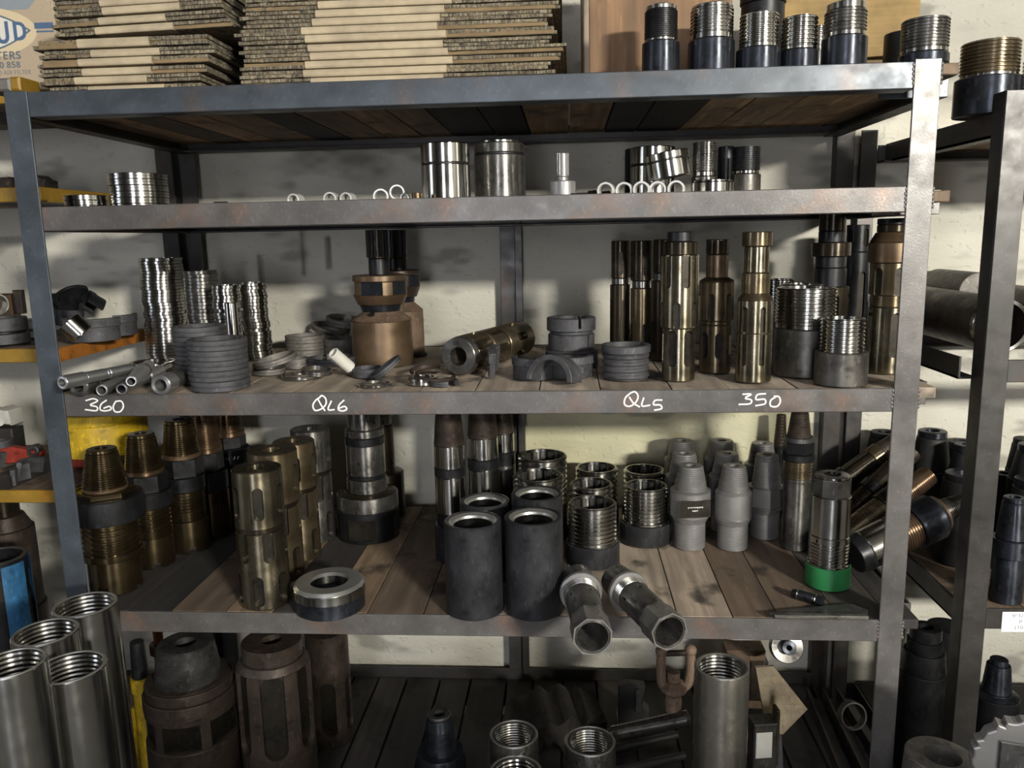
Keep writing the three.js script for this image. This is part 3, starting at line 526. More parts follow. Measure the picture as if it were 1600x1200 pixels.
{ // hollow pins
  const P = [
    [[[.1177,1.3071,.1007],[.1666,1.3071,-.0779],.0146], [['head', 'pin', .3, 1, 1], ['shank', 'pin', .6, .86, .86], ['neck', 'pin', .64, .8, .8], ['tip', 'pin', 1, .84, .8]], 'long hollow pin lying at the back of the pin heap'],
    [[[.1028,1.2834,.023],[.0985,1.2834,-.1075],.0208], [['head', 'dsteel', .4, 1, 1], ['shank', 'dsteel', .6, 1, 1], ['tip', 'dsteel', 1, .7, .7]], 'hollow pin with its thick open end beside the left post'],
    [[[.1511,1.2751,.0185],[.0943,1.2751,-.2399],.0125], [['tip', 'pin', .5, 1, 1], ['shank', 'pin', 1, 1.2, 1.2]], 'hollow pin with a thin open end between two others'],
    [[[.2006,1.279,.0264],[.1543,1.279,-.2721],.0124], [['tip', 'pin', .45, 1, 1], ['neck', 'dsteel', .5, .95, .95], ['shank', 'pin', .8, 1.25, 1.25], ['end_collar', 'steel', 1, 1.05, 1.05]], 'bright hollow pin lying across the middle of the pin heap'],
    [[[.2807,1.2841,.0118],[.278,1.2841,-.0856],.0215], [['head', 'pin', .5, 1, 1], ['shank', 'dsteel', 1, .85, .85]], 'hollow pin end facing out beside the black rings'],
    [[[.3422,1.332,.2359],[.2775,1.332,.0482],.0144], [['head', 'pin', .6, .7, 1.05], ['end_collar', 'steel', .7, 1.1, 1.1], ['shank', 'pin', 1, .9, .9]], 'hollow pin resting on top of the heap under the polished ring'],
  ];
  for (const [[p, q, r], spec, label] of P) { const L = V(q).distanceTo(V(p)); lay('hollow_pin', label, 'pin', p, q, spec.map((s) => [s[0], s[1], s[2] * L, s[3] * r, s[4] * r]), { bore: .72, g: 'hollow pins in a heap' }); }
}
// loose rings and clips
function flatRing(name, label, [x, y, z, r], h, o = {}) {
  const m = ringMesh(r, h, o.ratio || .86, o.m || 'cast', o.groove !== false);
  if (o.gap) { m.geometry = cut(m.geometry, [new THREE.BoxGeometry(r * .5, h * 3, o.gap).translate(r, 0, 0)]); }
  m.position.set(x, y, z); m.rotation.set(o.rx || 0, o.ry || 0, o.rz || 0, 'YXZ'); return tag(m, name, label, 'ring', o.g || 'loose rings heaped on the third shelf');
}
{ const [x, y, z, r] = [.4118,1.3026,-.5279,.0565]; for (let i = 0; i < 3; i++) flatRing('grey_ring', `${ordTop(2 - i)} ring of the three ring grey stack behind the loose rings`, [x, H[3] + .001 + i * .0195, z - .05, r], .019, { m: 'castpale', ratio: .85, g: 'three ring grey stack' }); }
flatRing('grey_ring', 'upper dusty ring leaning against the heap left of the bronze bit body', (([x, y, z, r]) => [x, y, z - .1, r])([.4766,1.3326,-.6557,.0547]), .02, { m: 'castpale', rz: -.16, rx: .1 });
flatRing('grey_ring', 'dusty pale ring under the upper leaning ring', (([x, y, z, r]) => [x, y, z - .08, r])([.4309,1.3126,-.6692,.0533]), .016, { m: 'castpale', rz: -.25, rx: .1 });
flatRing('grey_ring', 'dusty tan collar ring behind the white tube', (([x, y, z, r]) => [x, H[3] + .002, z - .04, r])([.5127,1.2926,-.5533,.0507]), .045, { m: 'castpale', ratio: .84 });
flatRing('grey_ring', 'bent grey ring resting over the left end of the loose heap', [.4581,1.2976,-.216,.0512], .014, { m: 'castpale', rz: .22, rx: .12 });
flatRing('grey_ring', 'lower grooved ring at the left end of the loose heap', (([x, y, z, r]) => [x, H[3] + .001, z, r])([.421,1.2626,-.2576,.0398]), .014, { m: 'castpale' });
flatRing('grey_ring', 'upper grooved ring at the left end of the loose heap', (([x, y, z, r]) => [x, H[3] + .016, z, r])([.421,1.2626,-.2576,.0398]), .014, { m: 'dsteel', rz: .04 });
flatRing('grey_ring', 'small grey ring in the middle of the loose heap, under the tilted shiny ring', (([x, y, z, r]) => [x, H[3] + .001, z, r])([.4635,1.2626,-.3447,.0315]), .026, { m: 'castpale', ratio: .75 });
flatRing('thin_ring', 'thin bright brassy ring lying flat on the boards at the front', (([x, y, z, r]) => [x, H[3] + .001, z, r])([.5246,1.2626,-.1964,.0484]), .008, { m: 'steel' });
flatRing('thin_ring', 'thin dark shiny ring tilted over the brassy ring', [.5826,1.2846,-.1272,.0355], .01, { m: 'dsteel', rz: -.12, rx: .06 });
flatRing('clip_ring', 'broad dark clip ring in front of the white tube', (([x, y, z, r]) => [x, H[3] + .012, z, r])([.5531,1.2626,-.3496,.0612]), .016, { m: 'cast', gap: .012, ry: 2.2 });
flatRing('clip_ring', 'dark split clip ring in front of the bronze bit body', (([x, y, z, r]) => [x, H[3] + .001, z, r])([.6845,1.2626,-.2061,.0392]), .021, { m: 'cast', gap: .01, ry: .8 });
flatRing('clip_ring', 'thin clip ring standing tilted against the bronze bit body', [.7464,1.2886,-.1388,.0414], .012, { m: 'cast', rz: .62, rx: .15, ratio: .9 });
flatRing('clip_ring', 'thin dark clip lying flat at the shelf edge', (([x, y, z, r]) => [x, H[3] + .001, z, r])([.7312,1.2626,-.0768,.0358]), .006, { m: 'dsteel', gap: .01, ry: 3, ratio: .88 });
flatRing('clip_ring', 'dusty clip ring right of the bronze bit body', [.8285,1.2766,-.1884,.0408], .008, { m: 'rust', rz: -.08, gap: .012, ry: 4, ratio: .84 });
flatRing('clip_ring', 'brown clip ring lying over a shiny ring at the shelf edge', [.8659,1.2826,-.0802,.0456], .006, { m: 'rust', rz: -.1, rx: .1, ratio: .86 });
flatRing('clip_ring', 'shiny toothed ring at the shelf edge right of the bronze bit body', (([x, y, z, r]) => [x, H[3] + .001, z, r])([.835,1.2626,-.096,.0332]), .016, { m: 'steel', ratio: .8 });
flatRing('clip_ring', 'small dark clip ring with grey shadow at the right end of the clip heap', (([x, y, z, r]) => [x, H[3] + .001, z, r])([.8857,1.2626,-.0777,.0314]), .012, { m: 'cast', gap: .02, ry: 5.5 });
flatRing('clip_ring', 'flat brown clip right of the second bronze bit body', (([x, y, z, r]) => [x, H[3] + .001, z, r])([.7382,1.2626,-.5541,.0289]), .006, { m: 'rust', gap: .01, ry: 1 });
{ const p = [.6429,1.2842,-.2], q = [.6119,1.3266,-.165]; lay('plastic_tube', 'short white plastic tube lying tilted on the loose rings', 'tube', p, q, [['tube_body', 'white', .06, .0145, .0145]], { bore: .76 }); }
function bitBody(label, s) {
  const g = turn(s[1], { slots: { 4: [{ n: 5, w: .85, y0: .05, y1: 1.1, d: .16, ph: -.12, round: false, floor: 'gun' }] } });
  const r0 = s[1][0][3];
  const sr = s[1][s[1].length - 1][3], h0 = s[1][s[1].length - 2][2] + .004, hh = s[1][s[1].length - 1][2], gs = [];
  for (let i = 0; i < 12; i++) { const b = cbox(-sr * .12, h0, sr * .9, sr * .12, hh, sr * 1.06, .0006); b.rotateY(i / 12 * Math.PI * 2); gs.push(b); } part(g, 'spline_teeth', mergeGeometries(gs), mats.gun);
  part(g, 'oil_hole', lathe([[0, 0], [.006, 0], [.006, .004], [.004, .004], [.004, .001], [0, .001]], 16).rotateX(.7).translate(r0 * -.1, s[1][1][2] - .004, r0 * .82), mats.black);
  g.position.set(...s[0]); return tag(g, 'bit_body', label, 'drill part', 'dusty bronze bit bodies');
}
bitBody('dusty bronze drill bit body with grey flats and dark splined shank, the front one', [[.6776,1.2641,-.3976],[['skirt','brass',.1157,.0792,.0784],['shoulder','dustbrown',.1387,.0784,.0483],['collar','gun',.1571,.05,.0549],['lower_block','brass',.1808,.0599,.0697],['flats_block','brass',.2159,.0697,.0695],['top_flange','brass',.2318,.0695,.0694],['neck','black',.2735,.0264,.0263],['shank','oildark',.3454,.0288,.0286]]]);
bitBody('dusty bronze drill bit body partly hidden behind the front one', [[.6912,1.2641,-.57],[['skirt','dustbrown',.124,.0655,.0648],['shoulder','dustbrown',.1484,.0648,.0413],['collar','gun',.1626,.0431,.0431],['lower_block','rust',.1916,.0503,.0591],['flats_block','rust',.2228,.0591,.059],['top_flange','rust',.2366,.059,.0589],['neck','black',.2702,.0241,.024],['shank','oildark',.3464,.0267,.0265]]]);
{ // slotted drill chuck lying on its side
  const [p, q, r] = [[.9029,1.3095,-.1985],[1.0288,1.3095,-.5422],.0469], L = V(q).distanceTo(V(p));
  lay('slotted_sleeve', 'slotted steel sleeve lying on its side with its open bore facing out', 'drill part', p, q, [['end_face', 'dsteel', L * .06, r * .95, r], ['front_body', 'bronze', L * .3, r, r], ['ring_groove', 'oildark', L * .31, r * .975, r * .975], ['middle_body', 'bronze', L * .54, r, r], ['mid_groove', 'oildark', L * .57, r * .95, r * .95], ['rear_body', 'bronze', L * 1, r, r]], { bore: .5, spin: 2.75, slots: { 1: [{ n: 6, w: .5, y0: -.3, y1: .95, d: .26, floor: 'oildark' }], 3: [{ n: 6, w: .45, y0: .2, y1: 1.4, d: .24, ph: .52, floor: 'oildark', round: false }], 5: [{ n: 6, w: .45, y0: .3, y1: .7, d: .24, ph: .2, floor: 'oildark' }] } });
}
// half shells and collars of dark plastic
function halfShell(label, pos, r, h, ang, rot, o = {}) {
  const g = new THREE.Group(), arc = (ri, ro, y0, y1) => { const s = new THREE.Shape(); s.absarc(0, 0, ro, 0, ang, false); s.absarc(0, 0, ri, ang, 0, true); const e = new THREE.ExtrudeGeometry(s, { depth: y1 - y0, bevelEnabled: true, bevelSize: .0012, bevelThickness: .0012, bevelSegments: 1, curveSegments: 22 }); e.rotateX(-Math.PI / 2); e.translate(0, y0 + .0012, 0); return boxUV(e, rnd(), rnd()); };
  part(g, 'shell', arc(r * (o.ratio || .86), r * .95, 0, h * .62), mats[o.m || 'cast']); part(g, 'lip', arc(r * (o.ratio || .86) * .98, r, h * .62, h - .003), mats[o.m || 'cast']);
  g.position.set(...pos); g.rotation.set(...rot, 'YXZ'); return tag(g, 'half_shell', label, 'half shell', o.g || 'dark half shells');
}
{
  const c = [1.0848,1.2626,-.1673,.0534];
  halfShell('dark half shell lying open at the shelf edge with a raised lip', [c[0] + .002, H[3] + .001, c[2] - .004], c[3] * 1.02, .05, 3.6, [0, -3.35, 0], { ratio: .84 });
  const a = [1.1559,1.2535,-.115];
  halfShell('dark arched half shell standing on its ends across the others', [a[0] - .012, H[3] + .004, -.105], .056, .055, 3.14, [1.42, -.5, 0], { ratio: .84 });
  const b = [1.2041,1.2519,-.09];
  halfShell('dark half shell with a bright cut edge standing right of the arch', [b[0] - .045, H[3] + .001, -.19], .062, .05, 2.6, [0, -2.5, 0], { ratio: .84 });
  const d = [1.0055,1.2626,-.1541];
  halfShell('dark wedge shaped shell piece standing in front of the slotted sleeve', [d[0] + .03, H[3] + .004, d[2] - .02], .062, .062, 1.0, [-.2, 2.5, .25], { ratio: .78 });
}
{
  const P = [[1.1702,1.2641,-.33],[['base_flange','cast',.0359,.0659,.0656],['shoulder','cast',.0428,.0656,.0592],['mid_ring','cast',.0817,.0576,.0574],['neck','cast',.0904,.0526,.0526],['slotted_collar','cast',.1223,.0605,.0604]]];
  const g = turn(P[1], { bore: .78, slots: { 4: [{ n: 3, w: .12, y0: .25, y1: 1.4, d: .5, ph: .35, round: false }], 2: [{ n: 2, w: .1, y0: .2, y1: 1.3, d: .4, ph: .8, round: false }] } });
  g.position.set(...P[0]); tag(g, 'collar_stack', 'dark plastic collar with stepped flange and notched top behind the half shells', 'collar');
}
T('grooved_collar', 'dark grooved collar ring standing alone left of the slotted tools', 'collar', [[1.2923,1.2641,-.1518],[['ribs','cast',.0588,.0533,.053,4],['rim','cast',.0763,.0559,.0558]]], { bore: .84, teeth: false });
// slotted drill chucks standing at the right
const sl = (n, w, y0, y1, ph = 0, d = .24) => [{ n, w: w * 1.45, y0, y1, d, ph }];
T('slotted_bit', 'dark slotted tool at the far left of the back row, third shelf', 'drill part', [[1.3016,1.2641,-.5],[['lower_body','oildark',.1909,.0268,.0264],['groove','dsteel',.2074,.0222,.0221],['upper_body','oildark',.3053,.0238,.0236]]], { slots: { 0: sl(4, .34, .1, .8, .4), 2: sl(4, .34, .1, .7) } });
T('slotted_bit', 'dark slotted tool second from the left in the back row, third shelf', 'drill part', [[1.3538,1.2641,-.46],[['lower_body','bronze',.1827,.028,.0276],['groove','dsteel',.2021,.0234,.0234],['upper_body','oildark',.3046,.0275,.0273]]], { slots: { 0: sl(4, .36, .05, .5, .3), 2: sl(4, .36, .1, .7, .4) } });
T('slotted_bit', 'dark slotted tool hidden just behind the large pale slotted tool', 'drill part', [[1.4096,1.2641,-.42],[['lower_body','oildark',.204,.0349,.0343],['groove','dsteel',.2229,.0294,.0294],['upper_body','oildark',.3068,.0294,.0292]]], { slots: { 0: sl(4, .3, .1, .5, .5) } });
T('slotted_bit', 'large pale bronze slotted tool with two rows of slots and a dark cap', 'drill part', [[1.4068,1.2641,-.1213],[['lower_body','olive',.117,.0365,.0361],['upper_body','olive',.2748,.041,.0404],['collar','oildark',.3029,.0362,.0361],['tip','black',.3243,.0278,.0277]]], { slots: { 0: sl(6, .42, .28, .96, .5), 1: [{ n: 6, w: .36, y0: .55, y1: 1.4, d: .2, ph: .25 }, { n: 6, w: .36, y0: -.4, y1: .36, d: .2, ph: .8 }] } });
T('slotted_bit', 'slim bronze slotted tool with a plain waist and dark tip', 'drill part', [[1.5056,1.2641,-.2252],[['lower_body','bronze',.1112,.0362,.0358],['groove','bronze',.1213,.0343,.0343],['upper_body','bronze',.2104,.0402,.0399],['shoulder','bronze',.2185,.0399,.031],['waist','brass',.2715,.0251,.025],['tip','oildark',.3058,.0257,.0256]]], { slots: { 0: sl(6, .4, .3, .85, .1), 2: [{ n: 6, w: .36, y0: -.4, y1: .7, d: .22, ph: .6 }] } });
T('slotted_bit', 'pale bronze slotted tool with long slots and a round cap on a waist', 'drill part', [[1.5658,1.2641,-.0992],[['lower_body','olive',.1066,.038,.0375],['upper_body','olive',.1773,.0375,.0373],['shoulder','bronze',.1902,.0373,.029],['collar','bronze',.2346,.0296,.0295],['waist','olive',.2905,.0261,.0259],['cap','bronze',.321,.0314,.0313]]], { slots: { 0: [{ n: 6, w: .32, y0: .34, y1: 1.5, d: .22, ph: .25 }], 1: [{ n: 6, w: .32, y0: -.5, y1: .8, d: .22, ph: .25 }] } });
T('slotted_bit', 'bronze slotted tool with a ringed shoulder beside the right post', 'drill part', [[1.8831,1.2641,-.1984],[['lower_body','olive',.1493,.041,.0404],['groove','bronze',.176,.039,.0389],['upper_body','bronze',.2475,.0432,.0429],['shoulder_ring','brass',.2917,.0486,.0484],['taper','brass',.3136,.0456,.0355],['neck','oildark',.33,.0327,.0326],['tip','black',.3437,.0326,.0326]]], { slots: { 0: sl(4, .36, .25, .92, .1, .2), 2: sl(6, .3, -.4, .85, .1, .14) } });
T('slotted_bit', 'black slotted tool in shadow behind the large pipe nipple', 'drill part', [[1.8466,1.2641,-.5],[['lower_body','oildark',.1768,.0493,.0486],['groove','black',.2252,.0402,.0401],['upper_body','black',.2543,.0384,.0383],['shoulder_ring','oildark',.2899,.0483,.0482],['neck','black',.3187,.0332,.0331],['tip','oildark',.365,.0331,.033]]], { slots: { 0: sl(6, .3, .3, .9) } });
T('slotted_bit', 'black slotted tool in shadow left of the ringed bronze tool', 'drill part', [[1.95,1.2641,-.61],[['lower_body','black',.2614,.0338,.0331],['upper_body','black',.334,.0297,.0295]]], { slots: { 0: sl(4, .4, .2, .8, .2), 1: sl(4, .4, .2, .85, .5) } });
T('pipe_nipple', 'large grey based pipe nipple with bright thread on the third shelf', 'pipe nipple', [[1.6955,1.2641,-.18],[['base','greybase',.1058,.0672,.0665],['seat','steel',.1166,.0636,.0636],['thread','steel',.1962,.0665,.066,10]]], { bore: .84, g: 'pipe nipples on the third shelf' });
T('pipe_nipple', 'front grey based pipe nipple with bright thread near the right post', 'pipe nipple', [[1.7385,1.2641,-.0538],[['base','greybase',.0695,.0538,.0534],['neck','steel',.0748,.0446,.0446],['thread','steel',.1396,.0446,.0443,8]]], { bore: .84, g: 'pipe nipples on the third shelf' });
T('pipe_nipple', 'pipe nipple showing only its rim behind the large third shelf nipple', 'pipe nipple', [[1.7365,1.2641,-.36],[['base','greybase',.1107,.0528,.0522],['thread','steel',.1934,.0491,.0487,9]]], { bore: .84 });
T('pipe_nipple', 'rearmost pipe nipple peeping out behind the capped slotted tool', 'pipe nipple', [[1.7132,1.2641,-.48],[['base','greybase',.1139,.0389,.0386],['thread','steel',.199,.0369,.0366,9]]], { bore: .84 });

// ------------------------------------------------------------------ fourth shelf
function subTool(label, s, o = {}) { return T('pin_adapter', label, 'drill part', s, { bore: .42, boreFrom: 2, g: 'oily adapters with tapered threads', ...o }); }
subTool('front oily adapter with tapered thread, broad black flange and toothed foot', [[.0408,.7518,-.1346],[['foot','oilbronze',.0844,.0603,.0599],['ring','oilbronze',.1012,.0709,.0708],['ribs_thread','oilbronze',.1802,.0677,.0672,6],['flange','black',.2389,.0844,.0839],['hex_collar','oilbronze',.2526,.0668,.0667],['band','brass',.2609,.0512,.0512],['cone_thread','oilbronze',.345,.0512,.0354,16],['lip','oilbronze',.354,.0339,.0338]]], { slots: { 0: [{ n: 4, w: .4, y0: -.3, y1: .25, d: .5, round: false }] } });
subTool('second oily adapter from the left with copper band and oval hole', [[.0575,.7518,-.2862],[['foot','oilbronze',.0807,.0545,.0542],['ring','oilbronze',.1038,.0559,.0558],['ribs_thread','oilbronze',.1624,.0558,.0555,5],['flange','black',.2025,.0639,.0637],['hex_collar','black',.2476,.0553,.0551],['band','copper',.2593,.0484,.0484],['cone_thread','oilbronze',.3438,.0467,.0348,15],['lip','oilbronze',.3535,.0331,.0331]]], { slots: { 0: [{ n: 4, w: .32, y0: .8, y1: 1.1, d: .2, ph: .2 }, { n: 4, w: .4, y0: -.3, y1: .2, d: .5, ph: .7, round: false }] } });
subTool('third oily adapter from the left with black hex collar below the beam', [[.106,.7518,-.3969],[['foot','oilbronze',.088,.0554,.055],['ring','oilbronze',.1086,.0515,.0514],['ribs_thread','oilbronze',.1706,.0532,.0529,7],['flange','black',.2104,.0547,.0545],['hex_collar','black',.2601,.0545,.0543],['band','brass',.273,.049,.049],['cone_thread','oilbronze',.3552,.0472,.0382,15],['lip','oilbronze',.3653,.0365,.0365]]], { slots: { 0: [{ n: 4, w: .3, y0: 1.0, y1: 1.3, d: .2, ph: .1 }, { n: 4, w: .4, y0: -.3, y1: .2, d: .5, ph: .6, round: false }] } });
subTool('fourth oily adapter with brown tapered thread reaching behind the beam', [[.1247,.7518,-.505],[['foot','oilbronze',.1359,.0542,.0537],['flange','black',.1922,.0537,.0535],['hex_collar','black',.2462,.0461,.0459],['band','copper',.2606,.0441,.044],['cone_thread','copper',.3764,.0422,.0327,16],['lip','oilbronze',.3906,.0309,.0309]]]);
subTool('rearmost oily adapter with white paint marks on its black collar', [[.1467,.7518,-.62],[['foot','oilbronze',.04,.045,.0449],['ring','oilbronze',.1085,.0469,.0466],['ribs_thread','oilbronze',.1796,.0466,.0464,8],['flange','black',.2304,.0541,.0539],['hex_collar','black',.2655,.0462,.0461],['band','copper',.2805,.0442,.0441],['cone_thread','copper',.3516,.0403,.0325,12],['lip','oilbronze',.3666,.0305,.0305]]]);
{ // white paint marks on the collar
  const t = scene.children.filter((o) => /^pin_adapter/.test(o.name)).pop(), f = t.children.find((c) => c.name === 'flange'); const bb = new THREE.Box3().setFromBufferAttribute(f.geometry.attributes.position), R = bb.max.x + .0006, y = (bb.max.y + bb.min.y) / 2, gs = [];
  [[-.5, -.004, -.5, .006], [-.42, -.004, -.3, .006], [-.3, -.004, -.42, .006], [-.22, -.004, -.22, .006], [.02, -.003, .1, .006], [.2, -.003, .3, .005]].forEach(([a, b, c, d]) => { const A = new THREE.Vector3(R * Math.sin(a + .5), y + b, R * Math.cos(a + .5)), B2 = new THREE.Vector3(R * Math.sin(c + .5), y + d, R * Math.cos(c + .5)); gs.push(new THREE.TubeGeometry(new THREE.LineCurve3(A, B2), 1, .0009, 5)); });
  part(t, 'paint_mark', mergeGeometries(gs), mats.chalk); finish(t);
}
const slotTool = (label, s, o) => T('slotted_hammer_sleeve', label, 'drill part', s, { bore: .4, boreFrom: 2, slots: { 0: [{ n: 6, w: .44, y0: .05, y1: .45, d: .26, ph: .1 }, { n: 6, w: .44, y0: .62, y1: 1.5, d: .26, ph: .62 }], 2: [{ n: 6, w: .42, y0: .16, y1: .74, d: .26, ph: .35 }] }, g: 'slotted sleeves in a receding row', ...o });
slotTool('front slotted sleeve of the receding row, pale bronze with dark slots', [[.4462,.7518,-.0662],[['lower_body','olive',.181,.0575,.0565],['groove','oildark',.1923,.055,.055],['upper_body','olive',.3261,.0565,.0557]]]);
slotTool('second slotted sleeve of the receding row, half hidden by the front one', [[.4289,.7518,-.215],[['lower_body','bronze',.1872,.0595,.0585],['groove','oildark',.1992,.0561,.056],['upper_body','bronze',.3277,.0608,.0602]]]);
slotTool('third slotted sleeve of the receding row, darker bronze', [[.4387,.7518,-.345],[['lower_body','bronze',.1836,.0536,.0528],['groove','oildark',.1949,.0511,.0511],['upper_body','bronze',.3175,.0545,.0539]]]);
slotTool('rearmost slotted sleeve of the receding row, dark steel', [[.4409,.7518,-.475],[['lower_body','dsteel',.1905,.0531,.0523],['groove','oildark',.2026,.0505,.0504],['upper_body','dsteel',.3194,.054,.0536]]]);
T('piston_tool', 'dark stepped tool with polished column standing left of the empty boards', 'drill part', [[.5883,.7518,-.5034],[['foot','black',.0856,.0867,.0861],['foot_band','dsteel',.1279,.0861,.0858],['shoulder','oildark',.1336,.0822,.0639],['neck','dsteel',.1721,.0566,.0564],['groove','black',.1839,.0528,.0527],['column','dsteel',.2705,.0545,.0542],['dark_band','black',.2926,.056,.0559],['upper_column','dsteel',.3139,.0541,.054],['top_column','dsteel',.3767,.045,.0448]]], { slots: { 5: [{ n: 3, w: .14, y0: .35, y1: .5, d: .2, ph: -.15 }], 0: [{ n: 4, w: .9, y0: .1, y1: .8, d: .08, ph: 0, round: false }] } });
T('piston_tool', 'dark stepped tool hidden behind the polished column tool', 'drill part', [[.5959,.7518,-.67],[['foot','oildark',.1383,.0631,.0625],['shoulder','oildark',.1472,.0586,.039],['column','oildark',.2848,.0371,.0367],['top_column','dsteel',.3385,.0329,.0327]]]);
const colTool = (label, s) => T('tapered_column', label, 'drill part', s, { g: 'chrome columns with tapered brown threads' });
colTool('left chrome column with tapered brown threaded top', [[.8523,.7518,-.34],[['foot','gun',.0961,.046,.0456],['foot_neck','black',.1276,.0372,.0371],['lower_column','chrome',.225,.0404,.0401],['dark_band','black',.2489,.041,.0409],['upper_column','chrome',.3094,.04,.0398],['cone_thread','rust',.4075,.0398,.0313,18]]]);
colTool('middle chrome column with tapered brown threaded top', [[.9327,.7518,-.41],[['foot','gun',.1162,.0438,.0434],['lower_column','chrome',.2252,.0425,.0422],['dark_band','black',.2533,.043,.0429],['upper_column','chrome',.3118,.0412,.041],['cone_thread','rust',.3926,.041,.034,15]]]);
colTool('rear chrome column mostly hidden at the right of the middle column', [[.9764,.7518,-.53],[['foot','gun',.0902,.035,.0348],['lower_column','dsteel',.2022,.0348,.0345],['dark_band','black',.239,.0345,.0344],['upper_column','chrome',.2936,.0326,.0324],['cone_thread','rust',.3651,.0324,.0269,12]]]);
// black sleeves with bright mouths
const blackSleeve = (label, s) => T('black_sleeve', label, 'sleeve', s, { bore: .87, g: 'black sleeves with bright mouths', boreFrom: 0 });
function mouth(o, r) { const top = o.children[0].geometry.boundingBox || (o.children[0].geometry.computeBoundingBox(), o.children[0].geometry.boundingBox), h = top.max.y; part(o, 'bright_mouth', lathe([[r * .86, h - .09], [r * .86, h - .003], [r * .82, h - .002], [r * .78, h - .004], [r * .70, h - .007], [r * .66, h - .014], [r * .86, h - .09]], 44), mats.mouth); part(o, 'bore_wall', lathe([[r * .66, h - .012], [r * .66, h - .15]], 44), mats.mirror); finish(o); return o; }
{
  const S = [['left front black sleeve with bright mouth at the shelf edge', [[.9457,.7518,-.0363],[['sleeve_body','sleeve',.2125,.0658,.0645]]]], ['right front black sleeve with bright mouth at the shelf edge', [[1.0814,.7518,-.0375],[['sleeve_body','sleeve',.2213,.0655,.0641]]]], ['black sleeve with bright mouth behind the left front sleeve', [[.9545,.7518,-.22],[['sleeve_body','sleeve',.1971,.0626,.0615]]]], ['black sleeve with bright mouth behind the right front sleeve', [[1.0836,.7518,-.2],[['sleeve_body','sleeve',.2219,.0633,.062]]]]];
  for (const [l, s] of S) { const o = blackSleeve(l, s); mouth(o, s[1][0][3]); }
}
const ribbed = (label, s, n, g) => T('splined_nipple', label, 'pipe nipple', s, { bore: .86, g, boreFrom: 1, teeth: true, ringDepth: .05 });
ribbed('largest bright threaded nipple, rearmost behind the black sleeves', [[1.0881,.7518,-.49],[['base','black',.0967,.0668,.0663],['thread','steel',.2378,.069,.0683,10]]], 0, 'large splined nipples');
ribbed('large bright threaded nipple between the rearmost one and the black sleeves', [[1.082,.7518,-.345],[['base','black',.1289,.0627,.062],['thread','steel',.2247,.0662,.0657,8]]], 0, 'large splined nipples');
const G4 = 'bright threaded nipples on black bases';
ribbed('front bright threaded nipple on a black base right of the black sleeves', [[1.2212,.7518,-.3214],[['base','sleeve',.0545,.0701,.0698],['seat','steel',.0592,.0648,.0648],['thread','steel',.158,.0631,.0626,9]]], 0, G4);
ribbed('middle bright threaded nipple of the left file on black bases', [[1.2223,.7518,-.465],[['base','sleeve',.0491,.0694,.0692],['thread','steel',.1643,.0603,.0597,8]]], 0, G4);
ribbed('rearmost bright threaded nipple of the left file on black bases', [[1.2427,.7518,-.61],[['base','sleeve',.0543,.0643,.064],['thread','steel',.1678,.0622,.0616,8]]], 0, G4);
ribbed('front bright threaded nipple of the right file with a scuffed black base', [[1.3723,.7518,-.4715],[['base','sleeve',.0565,.0702,.0699],['seat','steel',.0638,.0655,.0654],['thread','steel',.1569,.0601,.0597,9]]], 0, G4);
ribbed('rear bright threaded nipple of the right file on black bases', [[1.3823,.7518,-.63],[['base','sleeve',.0515,.0646,.0643],['thread','steel',.1554,.0605,.0601,7]]], 0, G4);
// double pin subs
const G5 = 'grey double ended threaded subs';
function sub(label, s, o = {}) { return T('double_pin_sub', label, 'drill part', s, { bore: .42, boreFrom: 3, g: G5, ...o }); }
sub('front grey double threaded sub of the left file with a stamped flat', [[1.486,.7518,-.4275],[['lower_fine_thread','satin',.0716,.0417,.0414,14],['shoulder','satin',.0888,.0432,.05],['body','satin',.1567,.0534,.0532],['upper_shoulder','satin',.1626,.0532,.0446],['cone_thread','satin',.22,.0428,.0324,12],['lip','satin',.225,.0316,.0315]]], { slots: { 2: [{ n: 2, w: 1.5, y0: .1, y1: .8, d: .1, ph: .15, round: false }] } });
{ const t = scene.children[scene.children.length - 1], b = t.children.find((c) => c.name === 'body'); const bb = new THREE.Box3().setFromBufferAttribute(b.geometry.attributes.position), R = bb.max.x, gs = []; const y = bb.min.y + (bb.max.y - bb.min.y) * .52; for (let l = 0; l < 2; l++) for (let i = 0; i < (l ? 4 : 10); i++) gs.push(cbox(-.022 + i * .0042 + l * .012, y - l * .009 - rr(.001, .003), 0, -.0195 + i * .0042 + l * .012, y - l * .009 + .001, .0009, .0002)); const m = mergeGeometries(gs); m.translate(.001, 0, R * .905); m.rotateY(.15); part(t, 'stamped_mark', m, mats.chalk); finish(t); }
sub('front grey double threaded sub of the middle file, smooth body', [[1.599,.7518,-.4233],[['lower_fine_thread','satin',.0677,.0406,.0404,14],['shoulder','satin',.0863,.0421,.048],['body','satin',.1528,.048,.0478],['upper_shoulder','satin',.1616,.0478,.0426],['cone_thread','satin',.2205,.0409,.0305,12],['lip','satin',.2254,.0297,.0297]]]);
sub('front grey double threaded sub of the right file with cut flats', [[1.7041,.7518,-.5059],[['lower_fine_thread','satin',.0717,.0393,.0391,14],['shoulder','satin',.0893,.0408,.0479],['hex_body','satin',.1435,.0479,.0477],['upper_shoulder','satin',.1485,.0477,.0406],['cone_thread','satin',.2281,.0388,.0298,13],['lip','satin',.2332,.0289,.0289]]]);
sub('middle grey double threaded sub of the left file', [[1.4871,.7518,-.56],[['lower_fine_thread','satin',.0977,.0405,.0402,14],['shoulder','satin',.0982,.042,.0475],['body','satin',.1564,.0493,.0491],['upper_shoulder','satin',.162,.0491,.0436],['cone_thread','satin',.218,.0418,.0326,10],['lip','satin',.2233,.0317,.0316]]]);
